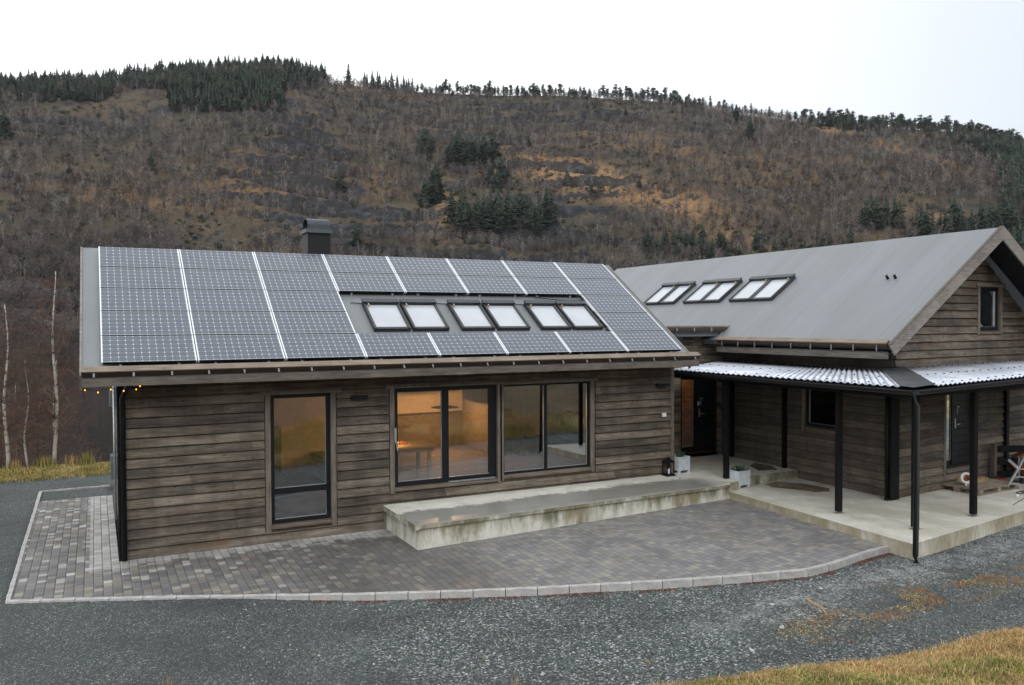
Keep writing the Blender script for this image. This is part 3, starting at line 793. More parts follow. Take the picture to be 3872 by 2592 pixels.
gt = MB(); gt.box(-.54,12.70,-.828,-.70,3.36,3.375); gt.box(-.56,12.72,-.862,-.815,3.397,3.410); gt.build('gutter', M['dflash'], A)
gtb = MB(); gtb.box(-.54,12.70,-.72,-.70,3.36,3.46); gtb.build('gutter_back', M['blackm'], A)
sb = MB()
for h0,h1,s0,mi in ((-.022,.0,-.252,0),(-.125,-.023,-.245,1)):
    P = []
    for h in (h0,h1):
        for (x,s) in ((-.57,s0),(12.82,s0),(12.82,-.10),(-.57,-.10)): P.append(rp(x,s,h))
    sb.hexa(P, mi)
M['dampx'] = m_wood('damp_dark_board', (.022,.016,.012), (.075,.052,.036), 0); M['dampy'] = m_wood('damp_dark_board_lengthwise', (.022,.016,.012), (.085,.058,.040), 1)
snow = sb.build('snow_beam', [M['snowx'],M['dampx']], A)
for i in range(22):
    x = -.38+i*.62; bk = MB(); bk.bar(rp(x,-.258,-.035), (x,-.835,3.413), .032, .012); bk.build('snow_beam_bracket', M['flash'], snow)
# chimney
cm = MB(); cm.box(4.22,4.76,3.22,3.76,5.3,6.52); chim = cm.build('chimney', M['chim'], roof)
cw = MB(); cw.hexa([(4.16,3.16,6.50),(4.82,3.16,6.50),(4.82,3.82,6.50),(4.16,3.82,6.50),(4.18,3.18,6.60),(4.80,3.18,6.60),(4.80,3.80,6.60),(4.18,3.80,6.60)])
n = 14
for i in range(n):
    a0, a1 = math.pi*i/n, math.pi*(i+1)/n
    q = lambda a, r, x: (x, 3.49-r*math.cos(a)*1.08, 6.60+r*(math.sin(a)**.6)*1.0)
    cw.hexa([q(a0,.25,4.22),q(a0,.25,4.76),q(a1,.25,4.76),q(a1,.25,4.22),q(a0,.265,4.22),q(a0,.265,4.76),q(a1,.265,4.76),q(a1,.265,4.22)])
cw.build('cowl', M['cowl'], chim)
# interior things: table with candles, lamp
# roof lights
def rooflight(par, fn, x0, x1, s0, s1, name='roof_window'):
    """fn(x,s,h) on the roof; s rises towards the ridge"""
    f = MB(); t = .052
    def B(mb,a,b,c,d,h0,h1,mi=0): mb.hexa([fn(a,c,h0),fn(b,c,h0),fn(b,d,h0),fn(a,d,h0),fn(a,c,h1),fn(b,c,h1),fn(b,d,h1),fn(a,d,h1)], mi)
    B(f,x0,x0+t,s0,s1,0,.10); B(f,x1-t,x1,s0,s1,0,.10); B(f,x0+t,x1-t,s0,s0+.07,0,.085); B(f,x0+t,x1-t,s1-.12,s1,0,.085)
    wv = f.build(name, M['rlframe'], par)
    c = MB(); B(c, x0-.01,x1+.01,s1-.11,s1+.03,.102,.14); c.build('top_hood', M['cowl'], wv)
    g = MB(); B(g, x0+t,x1-t,s0+.07,s1-.12,.03,.06); g.build('pane', M['blind_sky'], wv)
    l = MB(); B(l, x0+.09,x0+.12,s1-.22,s1-.14,.10,.125); l.build('catch', M['newwood'], wv)
    return wv
for i,(a,b) in enumerate(((4.94,5.76),(5.82,6.66),(6.98,7.79),(7.87,8.70),(9.01,9.82),(9.89,10.72))):
    rooflight(roof, lambda x,s,h: rp(x,s,h-.12), a, b, 1.06, 2.16)
def fcable(y): pass
wc_ = MB()
wc_.tube([rp(x, 2.18-.04*math.sin((x-5)*3.1)-.02, -.10) for x in np.arange(4.7,10.9,.15)], .010, 5); wc_.build('cable', M['rubber'], roof)

# solar panels ------------------------------------------------
def make_panel():
    t = thing('solar_panel', 'x', 'solar panel', (0,0,0), 'solar panels on the house roof')
    f = MB(); W, H, T = 1.565, .822, .046
    f.box(0,.020,0,H,-T,.0); f.box(W-.020,W,0,H,-T,.0)
    f.box(.020,W-.020,0,.009,-T,-.001,1); f.box(.020,W-.020,H-.009,H,-T,-.001,1)
    f.build('frame', [M['alu_edge'], M['blackm']], t)
    c = MB(); c.box(.020,W-.020,.009,H-.009,-.012,-.003); c.build('cell_sheet', M['pv'], t)
    return t
ordn = ['first','second','third','fourth','fifth','sixth','seventh','eighth']
rown = {4:'top row at the ridge', 3:'second row from the ridge', 2:'middle row', 1:'second row from the eaves', 0:'bottom row at the eaves'}
pan = make_panel(); first = True
for k in range(5):
    for i in range(8):
        if k in (1,2) and 3 <= i <= 6: continue
        o = rp(-.26+i*1.585, k*.84+.01, 0)
        lab = f'solar panel, {ordn[i]} from the left in the {rown[k]}'
        if k in (1,2) and i == 7: lab = f'solar panel alone right of the roof windows in the {rown[k]}'
        if first: ob = pan; first = False; ob.location = o; ob.rotation_euler = (TH,0,0); ob['label'] = lab
        else: dup(pan, o, lab, rot=(TH,0,0))
# mounting rails under the panels are one thing carried by the roof
ml = MB()
for i in range(8):
    for xx in (.3, 1.26):
        x = -.26+i*1.585+xx
        segs = [(-.03,4.2)] if (i < 3 or i == 7) else [(-.03,.84),(2.50,4.2)]
        for a,b in segs:
            P = []
            for h in (-.115,-.05):
                for (xq,s) in ((x-.02,a),(x+.02,a),(x+.02,b),(x-.02,b)): P.append(rp(xq,s,h))
            ml.hexa(P)
mr_ = ml.build('mounting_rail', M['alu'], A)
cbl = MB()
cbl.tube([rp(9.45+.1*i, 2.47-.10*math.sin(i/17*math.pi)-.004*i, -.07) for i in range(18)], .012, 5)
cbl.tube([rp(10.80+.06*math.sin(i*1.3), 2.45-i*.085, -.06+.02*math.sin(i*2.1)) for i in range(19)], .022, 6)
cbl.build('panel_cable', M['rubber'], A)
cnd = MB(); cnd.tube([rp(10.80,2.2,-.03), rp(10.83,1.75,-.03)], .026, 8); cnd.tube([rp(10.83,1.65,-.03), rp(10.86,1.0,-.03)], .026, 8); cnd.build('cable_conduit', M['galv'], A, smooth=True)

# ------------------------------------------------------------------ stuff inside A
T_ = thing('dining_table', 'pale oak dining table inside behind the left pane of the sliding door', 'table', (5.9,1.3,.82))
tb = MB(); tb.box(5.0,6.42,.50,1.45,1.55,1.59); tb.build('tabletop', M['table'], T_)
ap = MB(); ap.box(5.06,6.36,.56,.59,1.46,1.549); ap.box(6.33,6.36,.59,1.36,1.46,1.549); ap.build('apron', M['table'], T_)
for x,y in ((5.05,.60),(6.25,.60),(5.05,1.32),(6.25,1.32)):
    l = MB(); l.box(x,x+.07,y,y+.07,.82,1.545); l.build('leg', M['table'], T_)
def candle(x, y, z, h, r, label):
    t = thing('candle', label, 'candle', (x,y,z), None)
    b = MB(); b.lathe((x,y,z), [(0,0),(r,0),(r,h),(0,h)], 14); b.build('wax', M['white'], t)
    f = MB(); f.lathe((x,y,z+h), [(.001,0),(.014,.015),(.010,.04),(.001,.06)], 10); f.build('flame', M['flame'], t)
candle(5.42,1.05,1.592,.34,.014,'tall thin lit candle on the dining table behind the sliding door')
candle(5.66,1.0,1.592,.06,.03,'short lit candle in the middle of the dining table decoration')
dec = MB()
for i in range(40):
    a = random.random()*6.28; r = random.uniform(.03,.16)
    dec.lathe((5.70+r*math.cos(a)*1.3,1.0+r*math.sin(a)*.5,1.60+random.random()*.06), [(0,-.02),(.022,0),(0,.02)], 6)
tag(dec.build('table_decoration', M['red'], org=(5.7,1.0,1.592)), 'low red advent decoration around the short candle on the dining table', 'decoration')
lamp = thing('pendant_lamp', 'dark pendant lamp with a glowing shade seen high through the sliding door', 'lamp', (8.05,4.0,2.05))
q = MB(); q.lathe((8.05,4.0,2.05), [(.04,.10),(.10,.05),(.38,.0),(.36,-.01),(.1,.02)], 24); q.build('lamp_shade', M['blackm'], lamp)
q = MB(); q.lathe((8.05,4.0,2.05), [(.0,.0),(.07,.01),(.08,.06),(0,.1)], 16); q.build('light_bulb', M['lampglow'], lamp)
q = MB(); q.tube([(8.05,4.0,2.12),(8.05,4.0,3.1)], .006, 6); q.build('cord', M['rubber'], lamp)
for loc, e, r in (((8.05,4.0,1.99),150,.02),((2.6,3.9,1.9),6,.02),((5.66,1.0,1.78),11,.012)):  # pendant bulb, added left-room glow without a fixture, candle flame
    L = bpy.data.lights.new('room_light','POINT'); L.energy = e; L.color = (1,.50,.18); L.shadow_soft_size = r
    o = bpy.data.objects.new('room_light', L); COL.objects.link(o); o.location = loc
kc = MB(); kc.box(9.0,9.58,3.0,5.0,.82,2.9); kc.box(6.2,9.55,5.3,5.88,.82,1.72)
tag(kc.build('kitchen_cabinet', M['darkin'], org=(9,5,.82)), 'dark kitchen cabinets and shelf against the lit orange wall inside', 'cabinet')
sh = MB(); sh.box(2.0,3.5,3.0,3.3,.3,1.9); tag(sh.build('sideboard', m_wood('red_wood',(.12,.045,.02),(.25,.09,.04),2), org=(2.6,3,.3)), 'reddish wooden cabinet in the room behind the tall window', 'cabinet')

# ------------------------------------------------------------------ wall fittings of A
def wall_lamp(x, y, z, lab):
    t = thing('wall_lamp', lab, 'lamp', (x,y,z), 'dark bar lamps on the house wall')
    b = MB(); b.box(x-.17,x+.17,y-.09,y,z-.035,z+.045); b.build('housing', M['blackm'], t, bevel=.008)
    c = MB(); c.box(x-.14,x+.14,y-.075,y-.015,z-.045,z-.035); c.build('diffuser', M['dflash'], t)
wall_lamp(4.48,-.035,2.79,'black bar-shaped wall lamp between the tall window and the sliding door')
wall_lamp(12.20,-.035,2.76,'black bar-shaped wall lamp high on the wall near the front door')
b = MB(); b.box(12.22,12.34,-.075,-.035,1.96,2.06); tag(b.build('sensor_box', M['white'], bevel=.008, org=(12.28,-.04,2.0)), 'small cream plastic box on the timber wall left of the front door', 'sensor')
t = thing('meter_box', 'grey meter boxes and pipe on the left side wall of the house', 'box', (-.03,1.0,1))
b = MB(); b.box(-.10,.06,3.0,3.4,2.55,2.95); b.build('upper_box', M['flash'], t); b = MB(); b.box(-.09,.06,3.2,3.7,.95,1.45); b.build('lower_box', M['flash'], t)
b = MB(); b.tube([(-.02,2.6,3.2),(-.02,2.6,.2)], .025, 8); b.build('pipe', M['galv'], t, smooth=True)
# fairy lights under the left end of the eaves
t = thing('string_lights', 'short string of orange fairy lights hanging under the left roof corner', 'string lights', (-.5,-.8,3.2))
pl = [(-.52+.2*i, -.72, 3.22-.05*math.sin(i*1.4)**2) for i in range(5)]+[(.35,-.5,3.24)]
b = MB(); b.tube([(-.55,-.76,3.26)]+pl, .006, 5); b.tube([(-.55,-.76,3.26),(-.54,-.76,3.05)], .012, 5); b.build('cable', M['rubber'], t)
for p in pl: b = MB(); b.lathe((p[0],p[1],p[2]-.025), [(0,-.014),(.010,-.006),(.009,.006),(0,.013)], 8); b.build('bulb', M['bulb'], t)

# ------------------------------------------------------------------ LEDGE and SLAB
def ledge_z(x): return .50
lg = MB()
prof = [(0,-.3),(1.90,-.3),(1.90,.40),(1.955,.41),(1.965,.48),(1.94,.502),(0,.502)]
n = 30
xs = np.linspace(5.06, 12.98, n+1)
o0 = len(lg.v)
for x in xs:
    for d,z in prof: lg.v.append((x, -d*(1-.018*(x-5)), z))
m_ = len(prof)
for i in range(n):
    for j in range(m_): lg.f.append((o0+i*m_+j, o0+i*m_+(j+1)%m_, o0+(i+1)*m_+(j+1)%m_, o0+(i+1)*m_+j)); lg.m.append(0)
lg.f.append(tuple(o0+j for j in range(m_-1,-1,-1))); lg.f.append(tuple(o0+n*m_+j for j in range(m_))); lg.m += [0,0]
lg.box(4.985,5.06,-1.97,-.045,.40,.500)
# part of the same pour running back to the front door
lg.hexa([(12.98,-1.62,-.3),(13.35,-1.55,-.3),(13.35,1.78,-.3),(12.98,1.78,-.3),(12.98,-1.62,.502),(13.35,-1.55,.502),(13.35,1.78,.502),(12.98,1.78,.502)])
lg.hexa([(12.62,0,-.3),(12.98,0,-.3),(12.98,1.78,-.3),(12.62,1.78,-.3),(12.62,0,.502),(12.98,0,.502),(12.98,1.78,.502),(12.62,1.78,.502)])
lg.hexa([(13.35,-1.15,-.3),(15.05,-1.15,-.3),(15.70,1.78,-.3),(13.35,1.78,-.3),(13.35,-1.15,.502),(15.05,-1.15,.502),(15.70,1.78,.502),(13.35,1.78,.502)])
lg.hexa([(15.05,-1.15,-.3),(15.70,-1.15,-.3),(15.72,1.78,-.3),(15.70,1.78,-.3),(15.05,-1.15,.5018),(15.70,-1.15,.5018),(15.72,1.78,.5018),(15.70,1.78,.5018)])
tag(lg.build('concrete_ledge', M['ledge'], bevel=0), 'raised concrete ledge with mossy side running below the glass doors to the front door', 'ledge')
SG = math.tan(R_(5)); 
def gyl(x): return -3.95+(x-15.75)*SG
sl2 = MB()
poly = [(13.00,-1.50),(12.72,-6.72),(17.13,-6.06),(25,-5.2),(25,-2.9),(16,-2.0),(15.9,-1.0)]
k_ = len(poly)
top = [(x,y,.30) for x,y in poly]; bot = [(x+.02,y+.0,-.3) for x,y in poly]
sl2.add(bot+top, [tuple(range(k_-1,-1,-1)), tuple(range(k_,2*k_))]+[(i,(i+1)%k_,k_+(i+1)%k_,k_+i) for i in range(k_)])
tag(sl2.build('concrete_slab', M['slab']), 'pale concrete terrace slab below the corrugated canopy', 'slab')
def puddle(name, pts_, z, lab):
    mb = MB(); mb.add([(x,y,z) for x,y in pts_], [tuple(range(len(pts_)))])
    k = NT('puddle_water'); mt = k.fin((.20,.17,.12), .07, 0, .5)
    tag(mb.build(name, mt), kind='structure')
puddle('puddle', [(14.35,-1.35),(14.85,-1.25),(15.25,-1.75),(15.38,-2.45),(15.1,-2.72),(14.72,-2.62),(14.55,-2.2),(14.25,-1.75)], .304, '')
puddle('puddle', [(14.75,-.75),(15.3,-.85),(15.62,-.3),(15.5,.2),(15.1,-.05)], .506, '')

# ------------------------------------------------------------------ HOUSE B
B = thing('timber_house', 'gabled grey-brown timber house with a bare grey felt roof and six roof windows', 'house', (0,0,0))
TB = R_(35.4); cB, sB = math.cos(TB), math.sin(TB); XR, ZR = 18.77, 6.53
def rb(y, s, h): return (XR-s*cB-h*sB, y, ZR-s*sB+h*cB)
YN, YF = -4.48, 11.5
XW = 15.75
OPB = [(-2.36,-1.36,1.67,2.75)]
cl = MB(); fB = lambda u,d,z: (XW-d, u, z)
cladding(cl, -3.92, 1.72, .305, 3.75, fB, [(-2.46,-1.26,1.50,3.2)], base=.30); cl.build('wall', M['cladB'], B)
# gable wall, skewed a little
def fG(u, d, z):  # u along wall from corner
    a = R_(5); return (XW+u*math.cos(a)+d*math.sin(a), -3.95+u*math.sin(a)-d*math.cos(a), z)
def tri(z):
    zt = z+.10
    s = (ZR-.15-zt)/math.tan(TB)
    if s <= 0: return None
    return (XR-XW-s, XR-XW+s)
cl = MB()
GW = [(3.36,4.49,3.99,5.22),(1.93,3.39,.66,3.2)]
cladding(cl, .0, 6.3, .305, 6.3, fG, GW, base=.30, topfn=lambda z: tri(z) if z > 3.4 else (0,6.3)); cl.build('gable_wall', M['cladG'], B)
co = MB(); wallcore(co, -3.9, 9.0, .3, 3.8, lambda u,d,z:(XW+.004+d, u, z), OPB, .2)
co.build('inner_wall', M['darkin'], B)
bk2 = MB(); pts_ = [(0.02,.3),(6.3,.3),(6.3,3.75),(XR-XW,ZR-.35),(0.02,3.95)]
# backing of the gable behind the boards, left open where the windows are
wallcore(bk2, .02, 6.3, .3, 3.45, lambda u,d,z: fG(u,-d-.004,z), [(2.02,3.30,.76,3.0)], .15)
wallcore(bk2, .9, 5.2, 3.45, 4.6, lambda u,d,z: fG(u,-d-.004,z), [(3.45,4.40,4.07,4.6)], .15)
wallcore(bk2, 1.9, 4.4, 4.6, 5.25, lambda u,d,z: fG(u,-d-.004,z), [(3.45,4.395,4.6,5.17)], .15)
bk2.build('inner_wall', M['darkin'], B)
inb = MB(); inb.box(17.6,20,-1.8,-1.6,.6,5.2); inb.box(16.05,22,-3.6,9,.25,.6); inb.box(17.0,22,-3.3,9,3.35,3.5); inb.build('floor', M['darkin'], B)
wi = MB(); wi.box(15.87,15.90,-2.05,-1.86,1.75,2.08); wi.tube([(15.89,-2.20+.11*math.cos(a),1.91+.15*math.sin(a)) for a in np.linspace(.9,5.4,14)], .03, 8); wi.box(15.86,15.95,-2.30,-1.45,1.70,1.745)
tag(wi.build('window_ornament', m_plain('cream_ceramic',(.80,.76,.58),.5), org=(16.0,-2.1,1.6)), 'cream curved ornament standing inside the small window under the canopy', 'ornament')
window(B, fB, -2.36,-1.36,1.67,2.75, .085, casing=(.09,1,.14), setback=.02)
window(B, fG, 3.45,4.40,4.07,5.17, .10, casing=(.09,1,.10), setback=.03, top=(3.25,4.58))
# side door in the gable wall
def door(par, fn, u0, u1, z0, z1, side, handle_u, slats=True, sgn=1, hh=1.05, light_col=None):
    d = MB(); split = side
    d.prism([(-.10,z0),(-.02,z0),(-.02,z1),(-.10,z1)], u0, u0+.06, fn); d.prism([(-.10,z0),(-.02,z0),(-.02,z1),(-.10,z1)], u1-.06, u1, fn)
    d.prism([(-.10,z1-.06),(-.02,z1-.06),(-.02,z1),(-.10,z1)], u0+.06, u1-.06, fn); d.prism([(-.10,z0),(-.02,z0),(-.02,z0+.05),(-.10,z0+.05)], u0+.06, u1-.06, fn)
    d.prism([(-.098,z0+.05),(-.022,z0+.05),(-.022,z1-.06),(-.098,z1-.06)], split-.03, split+.03, fn)
    dd = d.build('door', M['frame'], par)
    lf = MB(); nb = 12; hz = (z1-.065-(z0+.055))/nb
    for i in range(nb):
        a = z0+.055+i*hz; lf.prism([(-.085,a),(-.045,a+.004),(-.045,a+hz-.004),(-.085,a+hz)], split+.035, u1-.065, fn)
    lf.build('leaf', M['frame'], dd)
    g = MB(); g.prism([(-.07,z0+.17),(-.06,z0+.17),(-.06,z1-.08),(-.07,z1-.08)], u0+.07, split-.035, fn); g.prism
    g.build('sidelight', M['glass_low'], dd)
    lp = MB(); lp.prism([(-.08,z0+.05),(-.05,z0+.05),(-.05,z0+.17),(-.08,z0+.17)], u0+.065, split-.035, fn); lp.build('lower_panel', M['frame'], dd)
    bd = MB()
    for a in (u0+.07, split-.045): bd.prism([(-.058,z0+.17),(-.050,z0+.17),(-.050,z1-.09),(-.058,z1-.09)], a, a+.01, fn)
    bd.prism([(-.058,z0+.17),(-.050,z0+.17),(-.050,z0+.18),(-.058,z0+.18)], u0+.08, split-.045, fn); bd.build('glazing_bead', M['galv'], dd)
    h = MB(); hu = handle_u; zb = z0+hh
    h.prism([(-.045,zb-.12),(-.028,zb-.12),(-.028,zb+.12),(-.045,zb+.12)], hu-.022, hu+.022, fn)
    h.prism([(-.028,zb-.03),(.015,zb-.03),(.015,zb-.005),(-.028,zb-.005)], hu-.012, hu+.012, fn); h.prism([(.0,zb-.03),(.018,zb-.03),(.018,zb-.008),(.0,zb-.008)], hu+.012, hu+.14, fn)
    h.prism([(-.045,zb+.40),(.02,zb+.40),(.02,zb+.42),(-.045,zb+.42)], hu, hu+.09, fn); h.prism([(.004,zb+.22),(.018,zb+.22),(.018,zb+.40),(.004,zb+.40)], hu, hu+.014, fn)
    h.build('handle', M['alu'], dd)
    return dd
dr = door(B, fG, 2.02, 3.30, .78, 2.95, 2.40, 2.52)
cs = MB()
for a,b in ((1.93,2.02),(3.30,3.39)): cs.prism([(0,.55),(.045,.55),(.045,3.0),(0,3.0)], a, b, fG)
cs.prism([(-.04,.70),(.08,.68),(.085,.72),(-.04,.76)], 1.99, 3.33, fG); cs.build('door_casing', M['trim'], dr)
wh = MB()
for i,(z,u) in enumerate(((1.05,2.25),(1.5,2.15),(1.95,2.2))): wh.prism([(-.5,z),(-.3,z+.05),(-.3,z+.09),(-.5,z+.04)], u-.1, u+.08, fG)
tag(wh.build('shelf_item', M['white'], org=(17.9,-3.5,1.0)), 'pale objects on shelves behind the narrow glass beside the gable door', 'shelf')
# roof of B
rf = MB()
def slabB(mb, y0, y1, s0, s1, h0, h1, mir=False, fn=rb):
    P = []
    for h in (h0,h1):
        for (y,s) in ((y0,s1),(y0,s0),(y1,s0),(y1,s1)):
            p = fn(y,s,h)
            if mir: p = (2*XR-p[0], p[1], p[2])
            P.append(p)
    mb.hexa(P if not mir else [P[1],P[0],P[3],P[2],P[5],P[4],P[7],P[6]])
SE = 4.66
slabB(rf, YN, .95, 0, SE, -.16, 0); slabB(rf, .95, YF, 0, 4.66, -.16, 0); slabB(rf, YN, YF, 0, SE, -.16, 0, True)
roofB = rf.build('roof', M['roofB'], B)
MBG = m_wood('silver_barge_board_end', (.11,.10,.088), (.30,.275,.25), 0)
for mir in (False, True):
    bb = MB()
    P = []
    for y in (YN-.04, YN-.002):
        for h,s in ((-.24,None),(-.24,SE+.10),(.03,SE+.10),(.03,None)):
            s = -h*sB/cB+(.004 if mir else .0) if s is None else s
            p = rb(y,s,h); P.append((2*XR-p[0] if mir else p[0], p[1], p[2]))
    bb.hexa(P); bb.build('barge_board', MBG, B)
vb = MB(); slabB(vb, YN-.055, YN-.03+.05, .02, SE+.08, .032, .05); vb.build('edge_strip', M['trimy'], B)
sf = MB(); slabB(sf, YN+.0, gyl(17.5)-.05, .1, SE+.02, -.20, -.165); slabB(sf, YN+.0, gyl(17.5)-.05, .1, SE+.02, -.20, -.165, True)
sf.box(14.93,15.75,-3.94,1.0,3.55,3.57); sf.build('soffit', M['black'], B)
fc = MB(); fc.box(14.86,14.90,YN+.02,.98,3.50,3.645); fc.build('fascia', M['trimy'], B)
gg = MB(); gg.box(14.85,14.905,YN+.02,.98,3.648,3.662); gg.box(14.90,15.0,YN+.02,.98,3.60,3.615); gg.build('gutter', M['dflash'], B)
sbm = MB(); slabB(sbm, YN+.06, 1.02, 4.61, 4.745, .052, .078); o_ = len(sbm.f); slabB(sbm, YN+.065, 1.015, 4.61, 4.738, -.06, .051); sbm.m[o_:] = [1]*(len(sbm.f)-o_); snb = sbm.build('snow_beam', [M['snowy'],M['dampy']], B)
for i in range(9):
    y = YN+.3+i*.62; bk = MB(); bk.bar(rb(y,4.752,.03), (14.870,y,3.665), .032, .012); bk.build('snow_beam_bracket', M['flash'], snb)
for a,b in ((5.72,6.55),(4.88,5.66),(3.56,4.42),(2.70,3.54),(1.42,2.28),(.56,1.40)):
    rooflight(roofB, lambda x,s,h: rb(x,-s,h), a, b, -2.80, -1.68)
for y in (-2.66,-2.88): vn = MB(); vn.tube([rb(y,2.0,.0), rb(y,2.0,.10)], .035, 10); vn.build('vent_pipe', M['blackm'], roofB, smooth=True)
# entrance link between the houses (stone clad), part of house B
st = MB(); wallcore(st, 12.64, 15.80, .30, 3.93, lambda u,d,z:(u, 1.8+d, z), [(14.28,15.60,.60,2.75)], .2)
st.box(12.64,12.84,2.0,6,.3,3.93); st.box(15.58,15.78,2.0,4,.3,3.75); st.build('stone_wall', M['stone'], B)
ds = MB(); ds.box(14.28,15.60,1.80,1.82,.50,.60); ds.build('door_step', M['darkin'], B)
door(B, lambda u,d,z:(u,1.80-d,z), 14.28, 15.60, .62, 2.75, 14.80, 14.98, hh=1.12)
hb = MB(); hb.box(14.90,14.95,1.80,1.83,1.95,2.07); tag(hb.build('key_pad', M['white'], org=(14.9,1.8,2.0)), 'small white key pad above the handle of the front door', 'key pad')
inl = MB(); inl.box(12.9,15.5,4.0,4.1,.5,3.8); inl.box(12.9,15.5,2.0,4.0,.50,.55); inl.box(12.9,15.5,2.0,4.0,2.9,3.0); inl.build('hall_wall', m_plain('amber_wood', (.30,.10,.03), .6, 0, .3, 3), B)
L = bpy.data.lights.new('hall_light','POINT'); L.energy = 22; L.color = (1,.45,.14); L.shadow_soft_size = .08
o = bpy.data.objects.new('hall_light', L); COL.objects.link(o); o.location = (14.6,3.4,2.6)
lr = MB(); lr.hexa([(12.7,1.25,4.02),(16.45,1.25,4.02),(17.3,6.0,4.30),(12.7,6.0,4.30),(12.7,1.25,4.06),(16.45,1.25,4.06),(17.3,6.0,4.34),(12.7,6.0,4.34)])
lr.box(12.7,16.35,1.30,1.34,3.93,4.02); lr.build('entrance_roof', M['roofB'], B)
lf = MB(); lf.add([(15.80,1.79,3.93),(16.5,1.79,3.97),(15.80,1.79,3.70)], [(0,2,1)]); lf.box(14.0,14.30,1.74,1.79,3.55,3.94); lf.build('flashing', M['flash'], B)
ls = MB(); ls.box(12.7,16.60,1.16,1.24,4.10,4.22); lsn = ls.build('snow_beam', M['snowx'], B)
for i in range(7): lb = MB(); lb.box(13.0+i*.6,13.03+i*.6,1.12,1.155,4.07,4.17); lb.build('snow_beam_bracket', M['galv'], lsn)
lb = MB(); lb.box(12.7,16.60,1.15,1.158,4.085,4.18); lb.build('front_board', M['dampx'], lsn)
gb = MB(); gb.box(12.72,16.55,1.18,1.22,4.05,4.10); gb.build('gutter', M['dflash'], B)
# black corner posts and pipes on wall B
for y,z0,z1 in ((-.72,.31,3.2),(1.25,.51,3.2)):
    p = MB(); p.box(XW-.13,XW-.035,y-.05,y+.05,z0,z1); p.build('wall_post', M['black'], B)
p = MB(); p.box(15.47,15.74,-4.10,-3.93,.31,3.3); p.build('corner_board', M['black'], B)
p = MB(); p.tube([(15.46,-4.0,3.25),(15.46,-4.0,.36),(15.38,-4.05,.33)], .05, 12); p.build('downpipe', M['blackm'], B, smooth=True)
p = MB(); p.prism([(.0,.31),(.11,.31),(.11,3.2),(.0,3.2)], 4.62, 4.74, fG); p.build('wall_post', M['black'], B)

# ------------------------------------------------------------------ CANOPY
C_ = thing('canopy', 'low veranda canopy of pale corrugated sheets on black posts round the house corner', 'canopy', (13.2,-6.3,.3))
GC = Vector((12.86,-6.60,3.07)); GN = Vector((12.9,.80,3.07)); GE = Vector((17.20,-6.06,3.115)); ge = (GE-GC).normalized(); GE2 = GC+ge*9
WC = Vector((XW-.03,-3.98,3.22)); WN = Vector((XW-.03,1.6,3.20)); WE = WC+Vector((math.cos(R_(5)),math.sin(R_(5)),0))*6.4+Vector((0,0,.05))
def corr(a0, a1, b0, b1, name, cut0=False, cut1=False):
    """sheet between gutter edge a0->a1 and wall edge b0->b1"""
    L = (a1-a0).length; per = .17; k = 6; n = int(L/per*k); mb = MB(); nd = 3
    for i in range(n+1):
        t = i/n; h = .018*math.sin(2*math.pi*i/k)
        A_ = a0.lerp(a1,t); B_ = b0.lerp(b1,t)
        for j in range(nd+1): q = A_.lerp(B_, j/nd); mb.v.append((q.x,q.y,q.z+h+.03))
    for i in range(n):
        for j in range(nd): a = i*(nd+1)+j; mb.f.append((a,a+1,a+nd+2,a+nd+1)); mb.m.append(0)
    o = mb.build(name, M['corr'], C_, smooth=True)
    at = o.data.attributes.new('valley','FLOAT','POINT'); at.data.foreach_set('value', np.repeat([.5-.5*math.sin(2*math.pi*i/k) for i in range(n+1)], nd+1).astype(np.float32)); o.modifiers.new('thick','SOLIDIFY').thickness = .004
    # fixing screws
    s = MB()
    for i in range(2, n-2, 12):
        for f in (.05,.45,.88):
            q = a0.lerp(a1,i/n).lerp(b0.lerp(b1,i/n), f+.01*((i//12)%3)); s.lathe((q.x,q.y,q.z+.052), [(.022,0),(.018,.014),(0,.018)], 8)
    s.build('fixing_screws', M['blackm'], o)
HN = GC+Vector((.12,.30,0)); HE = GC+ge*.75+Vector((0,.02,0))
W0 = WC+Vector((-.35,.05,-.01)); 
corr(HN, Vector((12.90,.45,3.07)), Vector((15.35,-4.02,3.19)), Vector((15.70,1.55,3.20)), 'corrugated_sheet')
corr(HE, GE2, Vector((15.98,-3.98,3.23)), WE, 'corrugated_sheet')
hp = MB(); hp.add([tuple(GC+Vector((.02,.30,.060))), tuple(GC+Vector((0,0,.045))), tuple(HE+Vector((.02,0,.06))), (16.05,-3.98,3.30), (15.25,-4.0,3.27)], [(0,1,2,3,4)])
hpo = hp.build('hip_flashing', M['dflash'], C_); hpo.modifiers.new('t','SOLIDIFY').thickness = .006
gu = MB()
def gutter(a, b):
    d = (b-a).normalized(); nn = Vector((d.y,-d.x,0))
    pr = [(.075*math.cos(t)+.0, .075*math.sin(t)) for t in [math.pi+math.pi*i/8 for i in range(9)]]
    o = len(gu.v)
    for q in (a,b):
        for u,w_ in pr: v = q+nn*u+Vector((0,0,w_-.0)); gu.v.append(tuple(v))
    for i in range(8): gu.f.append((o+i,o+i+1,o+9+i+1,o+9+i)); gu.m.append(0)
off = Vector((-.07,0,0)); offs = Vector((.0,-.07,0))
gutter(Vector((12.82,.8,3.06)), Vector((12.79,-6.69,3.06))); gutter(Vector((12.79,-6.69,3.06)), GE2+Vector((.0,-.08,-.01)))
go = gu.build('gutter', M['blackm'], C_); go.modifiers.new('t','SOLIDIFY').thickness = .008
bm_ = MB(); bm_.box(13.24,13.34,-6.10,.8,2.86,3.02); bm_.box(12.92,12.96,-6.55,.8,2.95,3.05)
